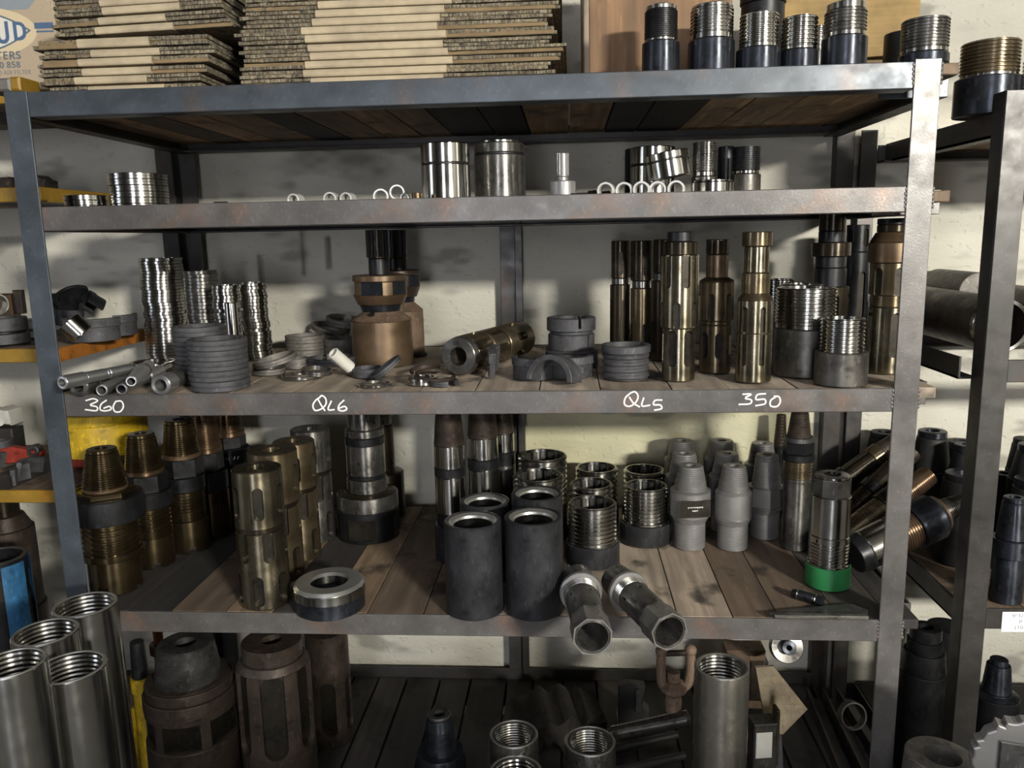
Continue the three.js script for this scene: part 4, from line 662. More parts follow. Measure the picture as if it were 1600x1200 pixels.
sub('rearmost grey double threaded sub of the left file', [[1.4975,.7518,-.69],[['lower_fine_thread','satin',.1137,.0407,.0404,14],['shoulder','satin',.1282,.0423,.05],['body','satin',.1711,.05,.0498],['upper_shoulder','satin',.1767,.0498,.0421],['cone_thread','satin',.2213,.0412,.0344,10],['lip','satin',.2268,.0334,.0334]]]);
sub('middle grey double threaded sub of the middle file', [[1.6056,.7518,-.555],[['lower_fine_thread','satin',.0994,.0402,.0399,14],['shoulder','satin',.0998,.0417,.0472],['body','satin',.1577,.049,.0488],['upper_shoulder','satin',.1633,.0488,.0433],['cone_thread','satin',.2185,.0406,.0306,10],['lip','satin',.2237,.0297,.0297]]]);
sub('rearmost grey double threaded sub of the middle file', [[1.615,.7518,-.685],[['lower_fine_thread','satin',.115,.0405,.0402,14],['shoulder','satin',.1295,.0421,.0497],['body','satin',.1721,.0497,.0495],['upper_shoulder','satin',.1777,.0495,.0419],['cone_thread','satin',.2201,.04,.0342,10],['lip','satin',.2276,.0332,.0332]]]);
sub('rear grey double threaded sub of the right file', [[1.7233,.7518,-.645],[['lower_fine_thread','satin',.102,.0397,.0394,14],['shoulder','satin',.1144,.0413,.0488],['body','satin',.1659,.0488,.0486],['upper_shoulder','satin',.1732,.0486,.0411],['cone_thread','satin',.2239,.0392,.0316,10],['lip','satin',.2293,.0307,.0307]]]);
T('pin_adapter', 'tall slim adapter with brown tapered thread near the back right post', 'drill part', [[1.7625,.7518,-.42],[['foot','dsteel',.1882,.0343,.0355],['ring','dsteel',.195,.0355,.0355],['ribs_thread','bronze',.2434,.0363,.0362,6],['flange','black',.262,.042,.042],['hex_collar','black',.2921,.0403,.0402],['band','grey',.3065,.0368,.0368],['cone_thread','rust',.369,.0301,.0216,12],['lip','rust',.3738,.0208,.0208]]], { bore: .5, boreFrom: 6 });
T('pin_adapter', 'dark slim adapter in shadow left of the tall slim adapter', 'drill part', [[1.794,.7518,-.72],[['foot','black',.1222,.0214,.0212],['body','black',.2011,.0212,.0211],['cone_thread','rust',.2968,.0192,.0133,10]]]);
{ // stabiliser with a green band
  const s = [[1.7769,.7518,-.1885],[['green_band','green',.0525,.0514,.0512],['seat','steel',.0593,.0489,.0489],['ribs_thread','steel',.1085,.0458,.0456,6],['hole_band','steel',.1257,.0456,.0455],['body','steel',.2231,.0448,.0444],['hex_top','dsteel',.2658,.0444,.0442,8],['rim','steel',.2718,.039,.0389]]];
  T('green_banded_tool', 'bright steel tool with a green band round its foot and dark hex top', 'drill part', s, { bore: .5, boreFrom: 4, slots: { 3: [{ n: 6, w: .12, y0: .2, y1: .75, d: .2, ph: .1 }] } });
}
// tools leaning at the right end of the shelf, into the next rack
{
  const P = [
    ['large leaning tool with chrome body, dark collar and slim threaded tip', [1.85, H[4] + .053, -.235], [2.1475,.9108,-.33], [['cap', 'black', .10, .045, .05], ['lower_body', 'chrome', .36, .05, .05], ['ribs_thread', 'copper', .58, .05, .05, 9], ['flange', 'gun', .80, .058, .058], ['collar', 'gun', .84, .056, .05], ['band', 'brass', .87, .046, .046], ['cone_thread', 'dsteel', 1.12, .032, .020, 14]]],
    ['leaning bronze tool with ribbed middle and tapered threaded end', [1.862, H[4] + .043, -.36], [2.1081,.946,-.44], [['foot', 'bronze', .3, .036, .036], ['ribs_thread', 'bronze', .52, .037, .037, 9], ['flange', 'oildark', .72, .042, .042], ['band', 'brass', .76, .034, .034], ['cone_thread', 'copper', 1.1, .034, .026, 16]]],
    ['leaning toothed tool under the two upper leaning tools', [1.876, H[4] + .037, -.47], [2.1031,.9844,-.53], [['foot', 'oildark', .24, .03, .03], ['ribs_thread', 'oildark', .5, .031, .031, 8], ['flange', 'black', .6, .037, .037], ['body', 'oildark', .86, .031, .031], ['cone_thread', 'rust', 1.1, .028, .022, 12]]],
    ['upper leaning tool with small square teeth and dull bronze band', [1.885, H[4] + .10, -.58], [2.1236,1.0162,-.62], [['foot', 'oildark', .2, .03, .03], ['flange', 'black', .3, .035, .035], ['body', 'oildark', .62, .031, .031], ['band', 'bronze', .74, .032, .032], ['cone_thread', 'rust', 1.1, .029, .022, 12]]],
  ];
  for (const [label, p, q, spec] of P) { const o = lay('leaning_tool', label, 'drill part', p, q, spec, { bore: .4, boreFrom: spec.length - 1, g: 'tools leaning at the right end of the fourth shelf', slots: /toothed|teeth/.test(label) ? { 0: [{ n: 6, w: .45, y0: -.5, y1: .4, d: .4, round: false }], 2: [{ n: 6, w: .4, y0: -.2, y1: 1.2, d: .12, round: false }] } : undefined }); }
}
{ const [p, q, r] = [[1.7303,.7618,-.0671],[1.6747,.7618,-.1127],.0115], L = V(q).distanceTo(V(p)); lay('drive_socket', 'short dark socket with a bright ring lying on the boards', 'socket', p, q, [['hex_end', 'gun', L * .2, r, r], ['bright_ring', 'steel', L * .28, r * 1.02, r * 1.02], ['body', 'gun', L * .78, r, r], ['second_ring', 'dsteel', L * .84, r * 1.03, r * 1.03], ['tail', 'black', L * 1, r * .9, r * .8]]); }
{ // flat bracket at the shelf edge
  const g = new THREE.Group(), a = [1.6026,.7503,-.0061], b = [1.8242,.7503,-.0299], s = new THREE.Shape([[0, 0], [.2, -.012], [.215, .02], [.19, .048], [.16, .045], [.02, .012]].map((q) => new THREE.Vector2(...q)));
  for (const u of [.172, .19]) { const h = new THREE.Path(); h.absarc(u, .022, .006, 0, 7); s.holes.push(h); }
  const pl = new THREE.ExtrudeGeometry(s, { depth: .005, bevelEnabled: true, bevelSize: .001, bevelThickness: .001, bevelSegments: 1 }); pl.rotateX(-Math.PI / 2); part(g, 'plate', boxUV(pl), mats.grey);
  part(g, 'strip', cbox(.0, .006, .014, .2, .014, .03, .002), mats.dsteel);
  g.position.set(a[0], H[4] + .002, a[2] - .01); tag(g, 'flat_bracket', 'thin flat bracket with two holes lying along the shelf edge', 'bracket');
}
{ const s = [[.6084,.7518,-.0392],[['lower_ring','gun',.0335,.0793,.0791],['upper_ring','steel',.0556,.0813,.0811],['chamfer','mouth',.0641,.0811,.0767]]]; const o = T('bearing_ring', 'broad ring with polished top and dark side on the shelf edge', 'ring', s, { bore: .58 }); }
// two hollow tools lying towards the camera over the beam
for (const [label, [p, q, r], spin] of [['left of two hollow tools lying out over the beam, its eight sided mouth open', [[1.2044,.8187,.2194],[1.1783,.8187,-.0488],.0385], .2], ['right of two hollow tools lying out over the beam, its eight sided mouth open', [[1.355,.8178,.1931],[1.2649,.8178,-.0525],.0376], .1]]) {
  const L = V(q).distanceTo(V(p)), g = new THREE.Group(), oct = new THREE.Shape(); for (let i = 0; i < 8; i++) { const a = (i + .5) * Math.PI / 4; oct[i ? 'lineTo' : 'moveTo'](r * 1.04 * Math.cos(a), r * 1.04 * Math.sin(a)); }
  const hole = new THREE.Path(); hole.absarc(0, 0, r * .91, 0, Math.PI * 2); oct.holes.push(hole);
  const e = new THREE.ExtrudeGeometry(oct, { depth: L * .22, bevelEnabled: false, curveSegments: 20 }); e.rotateX(-Math.PI / 2); part(g, 'octagon_mouth', boxUV(e), mats.castpale);
  part(g, 'bright_rim', lathe([[r * .97, -.0015], [r * 1.045, -.0015], [r * 1.045, .002], [r * .97, .002], [r * .97, -.0015]], 8, true).rotateY(Math.PI / 8), mats.mouth);
  const t = turn([['body', 'dsteel', L * .62, r * .92, r * .95], ['sleeve_thread', 'steel', L * .72, r * 1.0, r * 1.0, 5], ['collar', 'satin', L * .77, r * 1.2, r * 1.2], ['rear_body', 'dsteel', L * 1, r * 1.1, r * .95]], { bore: .86, slots: { 0: [{ n: 5, w: .12, y0: .82, y1: .9, d: .3, ph: .3 }] } });
  for (const c of [...t.children]) { if (c.name === 'bore') continue; g.add(c); } // the tube is open from the mouth inwards
  part(g, 'inner_stop', lathe([[0, L * .5], [r * .82, L * .5], [r * .82, L * .49], [0, L * .49]], 30), mats.grey);
  g.position.set(...p); g.quaternion.setFromUnitVectors(new THREE.Vector3(0, 1, 0), V(q).sub(V(p)).normalize()); g.rotateY(spin); tag(g, 'hollow_tool', label, 'drill part', 'two hollow tools lying over the beam');
}
{ // yellow steel drum lid at the back left
  const s = [[-.1726,.9551,-.5],[['stem','yellow',.0527,.0334,.0332],['drum_body','yellow',.1412,.12,.1192],['drum_top','yellow',.1676,.1192,.108]]]; const o = T('yellow_can', 'scratched yellow metal can behind the oily adapters', 'can', s); 
}

// ------------------------------------------------------------------ bottom shelf and floor in front
function bigTube(label, [x, y, z, r], m, o = {}) {
  const g = turn([['tube_body', m, y - (o.y0 || 0), r, r]], { bore: o.bore || .87, rings: o.rings || 7, ringDepth: .06, ringMat: 'steel' });
  part(g, 'bright_lip', lathe([[r * .88, y - (o.y0 || 0)], [r * .98, y - (o.y0 || 0)], [r * .96, y - (o.y0 || 0) + .0012], [r * .9, y - (o.y0 || 0) + .0012], [r * .88, y - (o.y0 || 0)]], 44), mats.mouth);
  g.position.set(x, (o.y0 || 0) + .001, z); return tag(g, 'threaded_tube', label, 'tube', o.g);
}
bigTube('rear right threaded tube of the four tall tubes at the lower left', [.1881,.8741,.22,.0605], 'chrome', { g: 'four tall threaded tubes' });
bigTube('rear left threaded tube of the four tall tubes at the lower left', [.1878,.879,.345,.0571], 'chrome', { g: 'four tall threaded tubes' });
bigTube('front left threaded tube cut by the picture edge at the lower left', [.2812,.9381,.56,.0505], 'chrome', { g: 'four tall threaded tubes' });
bigTube('front right threaded tube of the four tall tubes at the lower left', [.3007,.8695,.45,.0585], 'chrome', { g: 'four tall threaded tubes' });
bigTube('single tall threaded tube standing at the right of the bottom shelf', [1.5085,.604,-.06,.0618], 'tubegrey', { y0: H[5] });
bigTube('short coupling with bright threaded mouth, left of two front couplings', [1.0264,.4275,-.05,.0575], 'dsteel', { y0: H[5], bore: .8, rings: 9 });
bigTube('short coupling with bright threaded mouth, right of two front couplings', [1.2058,.4134,-.05,.0603], 'dsteel', { y0: H[5], bore: .8, rings: 9 });
bigTube('lowest coupling with only its rim showing at the bottom picture edge', [1.0374,.4078,.06,.0601], 'dsteel', { y0: H[5] - .1, bore: .8, rings: 6 });
T('pin_adapter', 'dull grey adapter with tapered thread inside a ringed collar, bottom shelf left', 'drill part', [[.2095,.1615,-.12],[['body','rust',.214,.1139,.1118],['windowed_ring','rust',.3032,.1102,.1093],['ring','rust',.3338,.1109,.1106],['upper_ring','rust',.3601,.1042,.104],['step','rust',.3623,.096,.096],['cone_thread','grey',.4508,.08,.0667,22],['lip','grey',.4523,.0635,.0635]]], { bore: .4, boreFrom: 5, slots: { 1: [{ n: 6, w: .8, y0: .05, y1: .8, d: .12, ph: .2, round: false }] } });
T('fluted_bit', 'brown fluted bit body with a round hole in its flat cap', 'drill part', [[.4201,.1615,-.14],[['fluted_body','rust',.3914,.0926,.0896],['shoulder','rust',.4104,.088,.0782],['neck','rust',.4211,.0734,.0734],['cap','rust',.4511,.0734,.0732]]], { bore: .34, boreFrom: 2, slots: { 0: [{ n: 6, w: .62, y0: .45, y1: 1.2, d: .2, ph: .3 }] } });
T('fluted_bit', 'dark fluted bit body standing behind the brown one', 'drill part', [[.4674,.1615,-.42],[['fluted_body','rust',.3355,.0617,.0601]]], { slots: { 0: [{ n: 5, w: .7, y0: .1, y1: .6, d: .2, ph: .2 }] } });
{
  const g = turn([['body', 'yellow', .27, .022, .022], ['cap', 'yellow', .31, .026, .026], ['nozzle', 'black', .41, .021, .017]]); const p = [.0368,.4326,-.2]; g.position.set(p[0], H[5] + .001, -.2);
  part(g, 'side_bar', cbox(-.034, 0, -.008, -.022, .22, .008, .002), mats.yellow);
  tag(g, 'yellow_jack', 'slim yellow jack with dark top standing behind the tall tubes', 'jack');
}
{ const g = turn([['body', 'orange', .3, .016, .016], ['collar', 'copper', .33, .026, .026], ['top_hook', 'orange', .38, .012, .014]]); const p = [.0171,.3684,-.3]; g.position.set(p[0], H[5] + .001, -.34); tag(g, 'orange_jack', 'slim orange jack beside the yellow one, half hidden', 'jack'); }
T('taper_pin', 'grey tapered threaded pin with a round hole at the bottom edge', 'drill part', [[.8406,.1615,-.1],[['skirt','gun',.1863,.08,.0583],['cone_thread','gun',.2476,.0378,.0344,14],['upper_neck','gun',.2759,.0344,.0312],['lip','grey',.284,.0281,.0281]]], { bore: .55, boreFrom: 1 });
{ // swivel shackle
  const g = new THREE.Group(), k = .00155, P = (x, y, z = 0) => new THREE.Vector3((x - 1052) * k, (1110 - y) * k, z);
  const c = new THREE.CatmullRomCurve3([P(1030, 1000), P(1030, 1040), P(1034, 1062), P(1052, 1068), P(1074, 1064), P(1080, 1040), P(1080, 1000)]);
  const yo = new THREE.TubeGeometry(c, 40, .0125, 12); part(g, 'yoke', yo, mats.tan);
  part(g, 'yoke_end', new THREE.SphereGeometry(.0155, 16, 12).translate(...P(1030, 1000).toArray()), mats.tan); part(g, 'yoke_end', new THREE.SphereGeometry(.0155, 16, 12).translate(...P(1080, 1000).toArray()), mats.tan);
  part(g, 'swivel_body', lathe([[0, 0], [.02, 0], [.022, .03], [.018, .045], [.034, .06], [.036, .075], [.02, .085], [.016, .086], [.016, .112], [0, .114]], 28), mats.tan);
  part(g, 'cross_pin', new THREE.CylinderGeometry(.008, .008, .1, 14).rotateZ(Math.PI / 2).translate(...P(1055, 1004).toArray()), mats.rust);
  const p = [1.4326,.34,-.3]; g.position.set(p[0], p[1], -.3); g.rotation.y = .1; tag(g, 'swivel_shackle', 'dusty brown swivel shackle standing on a bar behind the tall tube', 'shackle');
}
{ const p = [1.4685,.3377,-.27], q = [1.2132,.236,-.33], y = Math.max(p[1], 0); lay('lifting_bar', 'dull round bar lying below the swivel shackle', 'bar', p, [q[0], q[1], q[2]], [['bar_body', 'dsteel', .2, .021, .018], ['bar_tip', 'rust', .26, .012, .010]]); }
{ // cut steel block
  const g = new THREE.Group(), s = new THREE.Shape([[0, 0], [.085, -.01], [.085, .045], [.064, .06], [.072, .12], [.02, .125], [.0, .12]].map((q) => new THREE.Vector2(...q))), e = new THREE.ExtrudeGeometry(s, { depth: .03, bevelEnabled: true, bevelSize: .002, bevelThickness: .002, bevelSegments: 1 }); part(g, 'block', boxUV(e), mats.irondark);
  part(g, 'handle', cbox(.045, .05, .032, .065, .118, .046, .002), mats.dsteel); part(g, 'foot', cbox(-.005, -.012, -.04, .09, 0, .036, .002), mats.irondark);
  const p = [1.3127,.2404,-.52]; g.position.set(p[0] - .01, H[5] + .014, -.52); tag(g, 'steel_block', 'dark cut steel block standing left of the swivel shackle', 'block');
}
{ // ripped rag
  const g = wavyBox(-.12, 0, -.09, .13, .07, .09, .03, 18), p = [1.1196,.2827,-.32], m = new THREE.Mesh(g, new THREE.MeshPhysicalMaterial({ color: 0x3d3832, roughness: .95, map: worn })); m.position.set(p[0], H[5] + .02, -.45); m.rotation.y = .2; tag(m, 'dark_rag', 'dark crumpled rag lying behind the two couplings', 'rag');
}
for (const [i, [a, b, l]] of [[[[1.4637,.1765,-.4399],[1.2564,.1765,-.3619],.0165], 0, 'upper dark rod lying in front of the round bar'], [[[1.472,.1775,-.3456],[1.2724,.1775,-.2677],.0175], 0, 'lower dark rod lying by the foot of the tall tube']].map((e, i) => [i, [e[0][0], e[0][1], e[2]]])) lay('dark_rod', l, 'bar', a, b, [['rod', 'irondark', .15, .011, .011], ['rod_end', 'dsteel', .16, .012, .012]]);
{ const g = new THREE.Group(), p = [1.2155,.178,-.55]; part(g, 'hook_plate', cbox(-.02, 0, -.01, .01, .07, .01, .002), mats.rust); part(g, 'hook_bar', cbox(.008, 0, -.01, .1, .018, .01, .002), mats.rust); g.position.set(p[0], H[5] + .001, -.40); tag(g, 'rusty_hook', 'small rusty hook bar behind the right coupling', 'hook'); }
// machined plates and blocks right of the tall tube
{
  const swirl = tex(512, 512, (x, y) => { let q = .5; for (let j = 0; j < 5; j++) for (let i = 0; i < 5; i++) { const u = x * 5 - i - .5 - (j % 2) * .4, v = y * 5 - j - .5, d = Math.hypot(u, v); if (d < .72) q = .5 + .35 * Math.cos(2 * Math.atan2(v, u) + i) * sst(.72, .3, .72 - d + .3) + .06 * Math.sin(d * 90); } return q; }, false, 9, 9);
  const sm = new THREE.MeshPhysicalMaterial({ color: 0xb0a488, metalness: .6, roughness: .4, map: oily, bumpMap: swirl, bumpScale: .0005 });
  const a = [1.6422,.458,-.3], b = [1.7907,.3513,-.3], c = [1.6689,.3473,-.18], g = new THREE.Group();
  const s = new THREE.Shape([[0, .13], [.045, .135], [.125, .03], [.06, -.035], [.02, -.02]].map((q) => new THREE.Vector2(...q))), e = new THREE.ExtrudeGeometry(s, { depth: .016, bevelEnabled: true, bevelSize: .001, bevelThickness: .001, bevelSegments: 1 });
  part(g, 'plate', boxUV(e), sm); part(g, 'support_leg', cbox(.02, -.14, -.02, .06, -.03, .01, .002), mats.irondark); g.position.set(a[0] + .01, a[1] - .135, -.3); g.rotation.set(-.35, -.1, 0); tag(g, 'swirled_plate', 'brassy machined plate with swirl marks leaning right of the tall tube', 'plate');
}
{ const g = turn([['disc', 'dsteel', .03, .045, .045], ['hub', 'gun', .05, .02, .02]], { bore: .4 }); const p = [1.7708,.4233,-.46]; g.position.set(p[0], p[1], -.5); g.rotation.set(1.2, .3, 0); tag(g, 'round_disc', 'brassy round disc standing behind the swirled plate', 'disc'); }
{ const g = new THREE.Group(), p = [1.7097,.3157,-.58]; part(g, 'box_body', cbox(-.09, 0, -.05, .025, .19, .02, .003), mats.dustbrown); part(g, 'box_door', cbox(-.02, .03, .02, .02, .16, .026, .002), mats.rust); part(g, 'latch_plate', cbox(.028, .06, -.03, .036, .15, .015, .002), mats.grey); g.position.set(p[0] + .01, H[5] + .001, -.62); tag(g, 'metal_box', 'dusty brown metal box at the back behind the tall tube', 'box'); }
{ const g = new THREE.Group(), p = [1.6303,.4247,-.2]; part(g, 'frame', cbox(-.03, 0, -.03, .03, .22, .02, .003), mats.greybase); part(g, 'glass_face', cbox(-.026, .13, .02, .016, .2, .024, .002), mats.white); part(g, 'side_fin', cbox(.03, .1, -.02, .038, .25, .014, .002), mats.bronze); part(g, 'brown_tail', cbox(-.02, -.0, .02, .035, .09, .03, .002), mats.rust); g.position.set(p[0] + .012, H[5] + .001, -.2); g.rotation.y = .15; tag(g, 'gauge_box', 'small grey gauge box with pale face beside the tall tube', 'gauge'); }
// angle iron bars stored on the bottom shelf at the right
for (const [i, l] of ['left', 'middle', 'right'].entries()) {
  const a = [[1.8891,.2266,-.66], [1.9381,.2488,-.66], [1.9794,.2645,-.66]][i], b = [[1.8549,.19,-.1645], [1.9198,.19,-.2519], [1.9817,.19,-.3327]][i], L = Math.hypot(b[0] - a[0], b[2] + .66), g = new THREE.Group();
  part(g, 'upright_flange', cbox(-.003, 0, -L, .002, .04, 0, .001), mats.irondark); part(g, 'flat_flange', cbox(.002, 0, -L, .04, .005, 0, .001), mats.irondark);
  g.position.set(b[0], H[5] + .001, Math.min(b[2], -.03)); g.rotation.y = Math.atan2(b[0] - a[0], b[2] + .66); tag(g, 'angle_bar', `${l} dark angle bar of three lying on the bottom shelf at the right`, 'bar', 'angle bars on the bottom shelf');
}
{ const o = ringMesh(.034, .02, .86, 'irondark', false); const p = [1.8526,.4014,-.2]; o.geometry.rotateX(Math.PI / 2); o.position.set(p[0], p[1], -.2); o.rotation.set(-.3, .2, 0); tag(o, 'dark_ring', 'dark ring standing among the angle bars', 'ring'); }
// in front, lower right corner
{ const p = [1.8945,.5127,.12,.0701]; const r = p[3]; const g = turn([['pipe_body', 'irondark', p[1] - .09, r * .98, r * .98], ['thread', 'castpale', p[1] - .006, r, r, 10], ['rim', 'castpale', p[1], r, r * .97]], { bore: .55, boreFrom: 1 }); g.position.set(p[0], .001, .12); g.rotation.z = -.06; tag(g, 'thick_nipple', 'thick walled threaded pipe end at the lower right', 'pipe nipple'); }
{
  const p = [1.9839,.6275,.3], g = new THREE.Group(), pts = []; for (let i = 0; i < 72; i++) { const a = i / 72 * Math.PI * 2, r = .085 + (i % 2 ? .003 : 0) + .003 * Math.sin(i * 2.3); pts.push(new THREE.Vector2(r * Math.cos(a), r * Math.sin(a))); }
  const e = new THREE.ExtrudeGeometry(new THREE.Shape(pts), { depth: .02, bevelEnabled: true, bevelSize: .004, bevelThickness: .004, bevelSegments: 2 }); part(g, 'toothed_disc', boxUV(e), mats.satin);
  part(g, 'raised_face', cbox(-.05, -.06, .024, .06, .05, .03, .004), mats.grey); part(g, 'stand_pipe', new THREE.CylinderGeometry(.03, .03, p[1] - .02, 20).translate(0, -(p[1] - .02) / 2 - .02, -.03), mats.irondark);
  g.position.set(p[0], p[1], .3); g.rotation.set(-.5, -.25, 0); tag(g, 'toothed_wheel', 'pale metal wheel with notched rim at the lower right corner', 'wheel');
  g.rotation.set(-.0, -.25, 0);
}

// ------------------------------------------------------------------ left rack contents
{
  const L2 = 1.73, L3 = 1.329, L4 = .9536, gl = 'dark half shells on the yellow rack';
  const S = [
    ['topmost dark half shell of the heap behind the left post', [-.2801,1.4034,-.62], .05, [.3, 1.2, .5]],
    ['dark half shell at the right end of the heap by the wall', [-.2346,1.3896,-.64], .045, [.9, -.4, .3]],
    ['dark half shell at the left end of the heap by the left post', [-.3206,1.387,-.6], .05, [.2, .3, -.3]],
    ['dark half shell lying under the heap by the left post', [-.2808,1.3601,-.6], .055, [0, 2.6, .1]],
  ];
  for (const [l, p, r, rot] of S) halfShell(l, [p[0], Math.max(p[1], L3 + .004), p[2]], r, .05, 3.1, rot, { m: 'black', g: gl });
  const c = [-.1134,1.3457,-.42]; halfShell('wide grey half shell standing right of the bright tilted ring', [c[0] - .02, L3 + .002, -.45], .075, .062, 3.0, [0, -3.0, 0], { g: gl });
  const c2 = [-.1035,1.3575,-.5]; halfShell('grey half shell leaning at the far right of the yellow shelf', [c2[0] - .035, L3 + .002, -.56], .06, .06, 1.8, [0, -1.1, 0], { g: gl });
  const o = ringMesh(.032, .045, .86, 'steel', false); const p = [-.118,1.3755,-.34]; o.geometry.translate(0, -.0225, 0); o.position.set(p[0], p[1], -.34); o.rotation.set(.3, 0, .62); tag(o, 'bright_tilted_ring', 'bright silver ring tilted against the grey half shells', 'ring');
  const A = [['dark grooved collar at the left picture edge on the yellow rack', [-.3577,1.3145,-.4], .06, .07, 'cast'], ['dark grooved collar behind the left post with a bright ring inside', [-.375,1.3146,-.55], .05, .05, 'cast']];
  for (const [l, q, r, h, m] of A) { const g = turn([['lower_ring', m, h * .4, r, r], ['groove', 'black', h * .5, r * .93, r * .93], ['upper_ring', m, h, r * .97, r * .97]], { bore: .8 }); g.position.set(q[0], L3 + .001, q[2]); tag(g, 'grooved_collar', l, 'collar'); }
  { const q = [-.3995,1.4015,-.46], m = ringMesh(.03, .04, .8, 'steel', false); m.geometry.rotateX(Math.PI / 2); m.position.set(q[0] - .01, L3 + .105, -.44); m.rotation.y = .9; tag(m, 'bright_ring', 'bright ring on edge at the left picture edge', 'ring'); }
  { const q = [-.4903,1.4121,-.6], g = new THREE.Group(); part(g, 'block', cbox(-.03, 0, -.02, .02, .1, .02, .004), mats.copper); part(g, 'tail_plate', cbox(.02, .04, -.012, .045, .11, .01, .002), mats.rust); g.position.set(q[0], L3 + .022, -.62); tag(g, 'copper_block', 'brown copper block at the left picture edge by the wall', 'block'); }
  // shelf with the red tool
  const R = [['upper dark ring of the pair at the left picture edge, lower yellow shelf', [-.5705,1.024,-.62], 1], ['lower dark ring of the pair at the left picture edge, lower yellow shelf', [-.5189,1.0138,-.58], 0]];
  for (const [l, q, k] of R) { const m = ringMesh(.04, .022, .55, 'cast', false); m.position.set(q[0] - .01, L4 + .003 + k * .026, q[2]); m.rotation.z = .06 * k; tag(m, 'dark_ring', l, 'ring'); }
  { const g = new THREE.Group(), a = [-.4614,1.0102,-.46], b = [-.3353,1.0098,-.46], w = b[0] - a[0];
    const s = new THREE.Shape([[-.02, 0], [w * .3, .0], [w, .01], [w + .012, .03], [w * .4, .044], [-.02, .03]].map((q) => new THREE.Vector2(...q))), e = new THREE.ExtrudeGeometry(s, { depth: .02, bevelEnabled: true, bevelSize: .002, bevelThickness: .002, bevelSegments: 1 }); part(g, 'red_body', boxUV(e), mats.red);
    part(g, 'eye', lathe([[.008, 0], [.016, 0], [.018, .002], [.018, .026], [.016, .028], [.008, .028], [.008, 0]], 24).rotateX(Math.PI / 2).translate(w - .01, .034, 0), mats.grey); part(g, 'grey_end', cbox(-.05, .0, -.004, -.018, .045, .024, .004), mats.grey);
    g.position.set(a[0], L4 + .03, -.46); tag(g, 'red_tool', 'red painted clamp arm with a round steel eye on the lower yellow shelf', 'clamp'); }
  { const q = [-.2434,.9928,-.48], m = new THREE.Mesh(cbox(-.03, 0, -.03, .03, .045, .02, .006), mats.red); m.position.set(q[0], L4 + .001, -.5); tag(m, 'dark_red_block', 'dark red block glimpsed right of the left post', 'block'); }
  const C = [['longest dark curved shell at the front of the lower yellow shelf', [-.3576,.9753,-.36], .09, [.25, 2.5, .1]], ['dark curved shell tucked behind the left post on the lower yellow shelf', [-.2854,.9905,-.37], .06, [.2, 2.1, .1]], ['flat dark shell lying at the shelf front behind the left post', [-.2817,.9632,-.34], .055, [0, 2.4, 0]]];
  for (const [l, q, r, rot] of C) halfShell(l, [q[0], L4 + .004 + (r > .08 ? .012 : 0), q[2]], r, .045, 1.6, rot, { m: 'cast', g: gl });
  for (const [x, l] of [[4, 'dark lump in shadow on the upper yellow shelf at the picture edge'], [62, 'dark rag in shadow on the upper yellow shelf behind the post']]) { const q = [-.4211,1.7646,-.55], d = (x) * .0016; const m = new THREE.Mesh(wavyBox(-.05, 0, -.03, .05, .028, .03, .014, 8), mats.rust); m.position.set(q[0] + d, L2 + .012, -.55); tag(m, 'dark_bundle', l, 'rag'); }
  { const m = new THREE.Mesh(wavyBox(-.05, 0, -.03, .05, .05, .03, .016, 8), mats.white); const q = [-.5981,1.0612,-.66]; m.position.set(q[0] - .01, L4 + .09, -.68); tag(m, 'pale_cloth', 'pale folded cloth at the left picture edge by the wall', 'cloth'); const s = new THREE.Mesh(cbox(-.06, 0, -.03, .05, .078, .03, .004), mats.irondark); s.position.set(q[0] - .01, L4 + .001, -.68); tag(s, 'dark_block', 'dark block under the pale cloth at the left picture edge', 'block'); }
  // below: brown bit bodies and a blue stabiliser
  T('brown_bit', 'brown stepped bit body in shadow under the yellow shelf', 'drill part', [[-.5047,.1615,-.5],[['body','rust',.3649,.0833,.0812],['upper_body','rust',.6074,.0754,.074],['shoulder','rust',.647,.0683,.0511],['neck','oildark',.6988,.0416,.0415]]]);
  T('brown_bit', 'brown fluted bit body cut by the left picture edge', 'drill part', [[-.4642,.1615,-.26],[['body','oildark',.4087,.0808,.0782],['fluted_body','rust',.6881,.0765,.0747],['shoulder','rust',.7085,.0713,.0509]]], { slots: { 1: [{ n: 5, w: .5, y0: .1, y1: .75, d: .2, ph: .9 }] } });
  const s = [[-.2357,.1615,-.1],[['body','black',.5333,.068,.0649],['lower_ring','black',.5865,.0649,.0646],['windowed_band','black',.6434,.0646,.0643],['upper_band','black',.6805,.0643,.0641]]];
  const b = T('blue_stabiliser', 'dark stabiliser body with worn blue stripes and cut windows', 'drill part', s, { bore: .84, slots: { 2: [{ n: 5, w: .8, y0: .05, y1: .95, d: .1, ph: .75, round: false }] } });
  const r = s[1][0][3], h = s[1][3][2]; const st = []; for (let i = 0; i < 5; i++) { const w = cut(lathe(ringProfile(r * .99, r + .0025, 0, h - .008), 60), [new THREE.BoxGeometry(.6, 3, .6).translate(0, 0, -.3 + r * .955)]); const m = part(b, 'blue_stripe', w, mats.blue); m.rotation.y = -.12 + i / 5 * Math.PI * 2; } finish(b);
  part(b, 'rim', lathe(ringProfile(r * .84, r, h, h + .002, .0005), 44), mats.grey); finish(b);
}
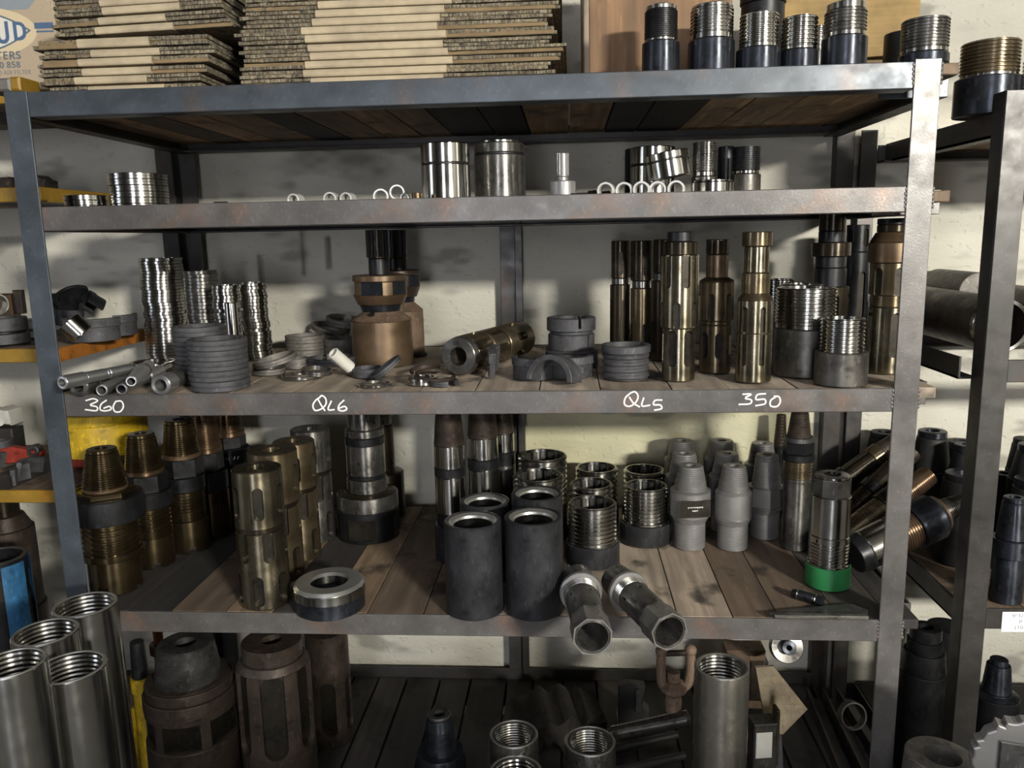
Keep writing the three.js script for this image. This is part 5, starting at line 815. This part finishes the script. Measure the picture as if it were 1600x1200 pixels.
// ------------------------------------------------------------------ right rack contents
{
  const R2 = 1.3, R3 = .722;
  { // long pipes
    const rr1 = .064, mk = (label, x, y, za, zb, r, m, o) => lay('long_pipe', label, 'pipe', [x, y, za], [x, y, zb], o.mouth ? [['bright_mouth', 'steel', .012, r * .98, r], ['pipe_wall', m, Math.abs(za - zb), r, r]] : [['pipe_wall', m, Math.abs(za - zb), r, r]], o);
    mk('large brown pipe lying front to back on the right rack rail', 2.134, R2 + .0655, -.2, -.77, .064, 'rust', { bore: .86, mouth: 1 });
    mk('second brown pipe lying right of the large brown pipe', 2.37, R2 + .0655, -.2, -.77, .064, 'rust', { bore: .86 });
    mk('pale dusty pipe end resting behind the large brown pipe', 2.24, R2 + .0655 + .052, -.53, -.77, .051, 'castpale', {});
  }
  // black protector cups
  const cup = (label, s) => T('protector_cup', label, 'cup', s, { bore: .5, boreFrom: 1, g: 'black protector cups on the right rack' });
  cup('black cup against the wall left of the right post, half hidden by leaning tools', [[2.0892,.7235,-.7],[['skirt','rubber',.1291,.0557,.0627],['cone','rubber',.2616,.0551,.0414],['lip','rubber',.2763,.0395,.0395]]]);
  cup('tall black cup just right of the main rack post', [[2.1978,.7235,-.64],[['skirt','rubber',.1836,.0616,.0571],['cone','rubber',.2759,.0515,.0402],['lip','gun',.2939,.0384,.0383]]]);
  cup('black cup by the wall, left of the dark post', [[2.3107,.7235,-.71],[['skirt','rubber',.1414,.0517,.0512],['cone','rubber',.2307,.0493,.0395],['lip','rubber',.2455,.0377,.0376]]]);
  cup('black cup with pale edges beside the dark post', [[2.2479,.7235,-.53],[['skirt','rubber',.1894,.0551,.0508],['cone','rubber',.2607,.0491,.0383],['lip','gun',.2815,.0366,.0365]]]);
  cup('low black cup in front, left of the dark post', [[2.1876,.7235,-.41],[['skirt','rubber',.1525,.0642,.0634],['cone','rubber',.2204,.06,.0531],['lip','gun',.2362,.0497,.0497]]]);
  cup('black cup right of the dark post by the wall', [[2.4369,.7235,-.6],[['skirt','rubber',.1919,.051,.0467],['cone','rubber',.2656,.0449,.0357],['lip','rubber',.2797,.0339,.0339]]]);
  cup('black cup at the right picture edge, in the second line', [[2.3781,.7235,-.46],[['skirt','rubber',.2086,.0601,.0557],['cone','rubber',.2794,.0523,.0386],['lip','gun',.2994,.0369,.0369]]]);
  cup('large black cup at the right picture edge in front', [[2.3204,.7235,-.34],[['skirt','rubber',.0769,.0684,.0614],['cone','rubber',.221,.0598,.0479],['lip','gun',.2427,.0447,.0446]]]);
  cup('small black cup half hidden right of the dark post', [[2.3623,.7235,-.56],[['skirt','rubber',.092,.0377,.0374],['cone','rubber',.1777,.0357,.0301],['lip','rubber',.1917,.0283,.0283]]]);
  cup('grey collared cup standing on the beam right of the dark post', [[2.1818,.7235,-.17],[['skirt','gun',.1103,.0346,.0342],['flange','gun',.1529,.0417,.0415],['cone','gun',.2392,.0326,.025],['lip','gun',.2508,.0235,.0235]]]);
  // dark parts on the lowest level
  T('dark_bit', 'black stepped bit body in deep shadow behind the right post', 'drill part', [[2.0929,.1615,-.36],[['body','black',.273,.059,.0577],['shoulder','black',.3299,.056,.0506],['thread','black',.3622,.0439,.0438,5],['cap','black',.3954,.0387,.0386]]], { bore: .5, boreFrom: 2 });
  T('dark_bit', 'grey flared bit body in shadow right of the dark post', 'drill part', [[2.2522,.1615,-.3],[['body','black',.2415,.0554,.0543],['flare','gun',.2533,.0526,.0378],['cone','gun',.3258,.0345,.0278],['cap','gun',.3401,.0212,.0212]]]);
  T('dark_bit', 'black bit body at the back of the lowest right shelf', 'drill part', [[2.2599,.1615,-.6],[['body','black',.28,.0535,.0524]]]);
}
renderer.render(scene, camera);
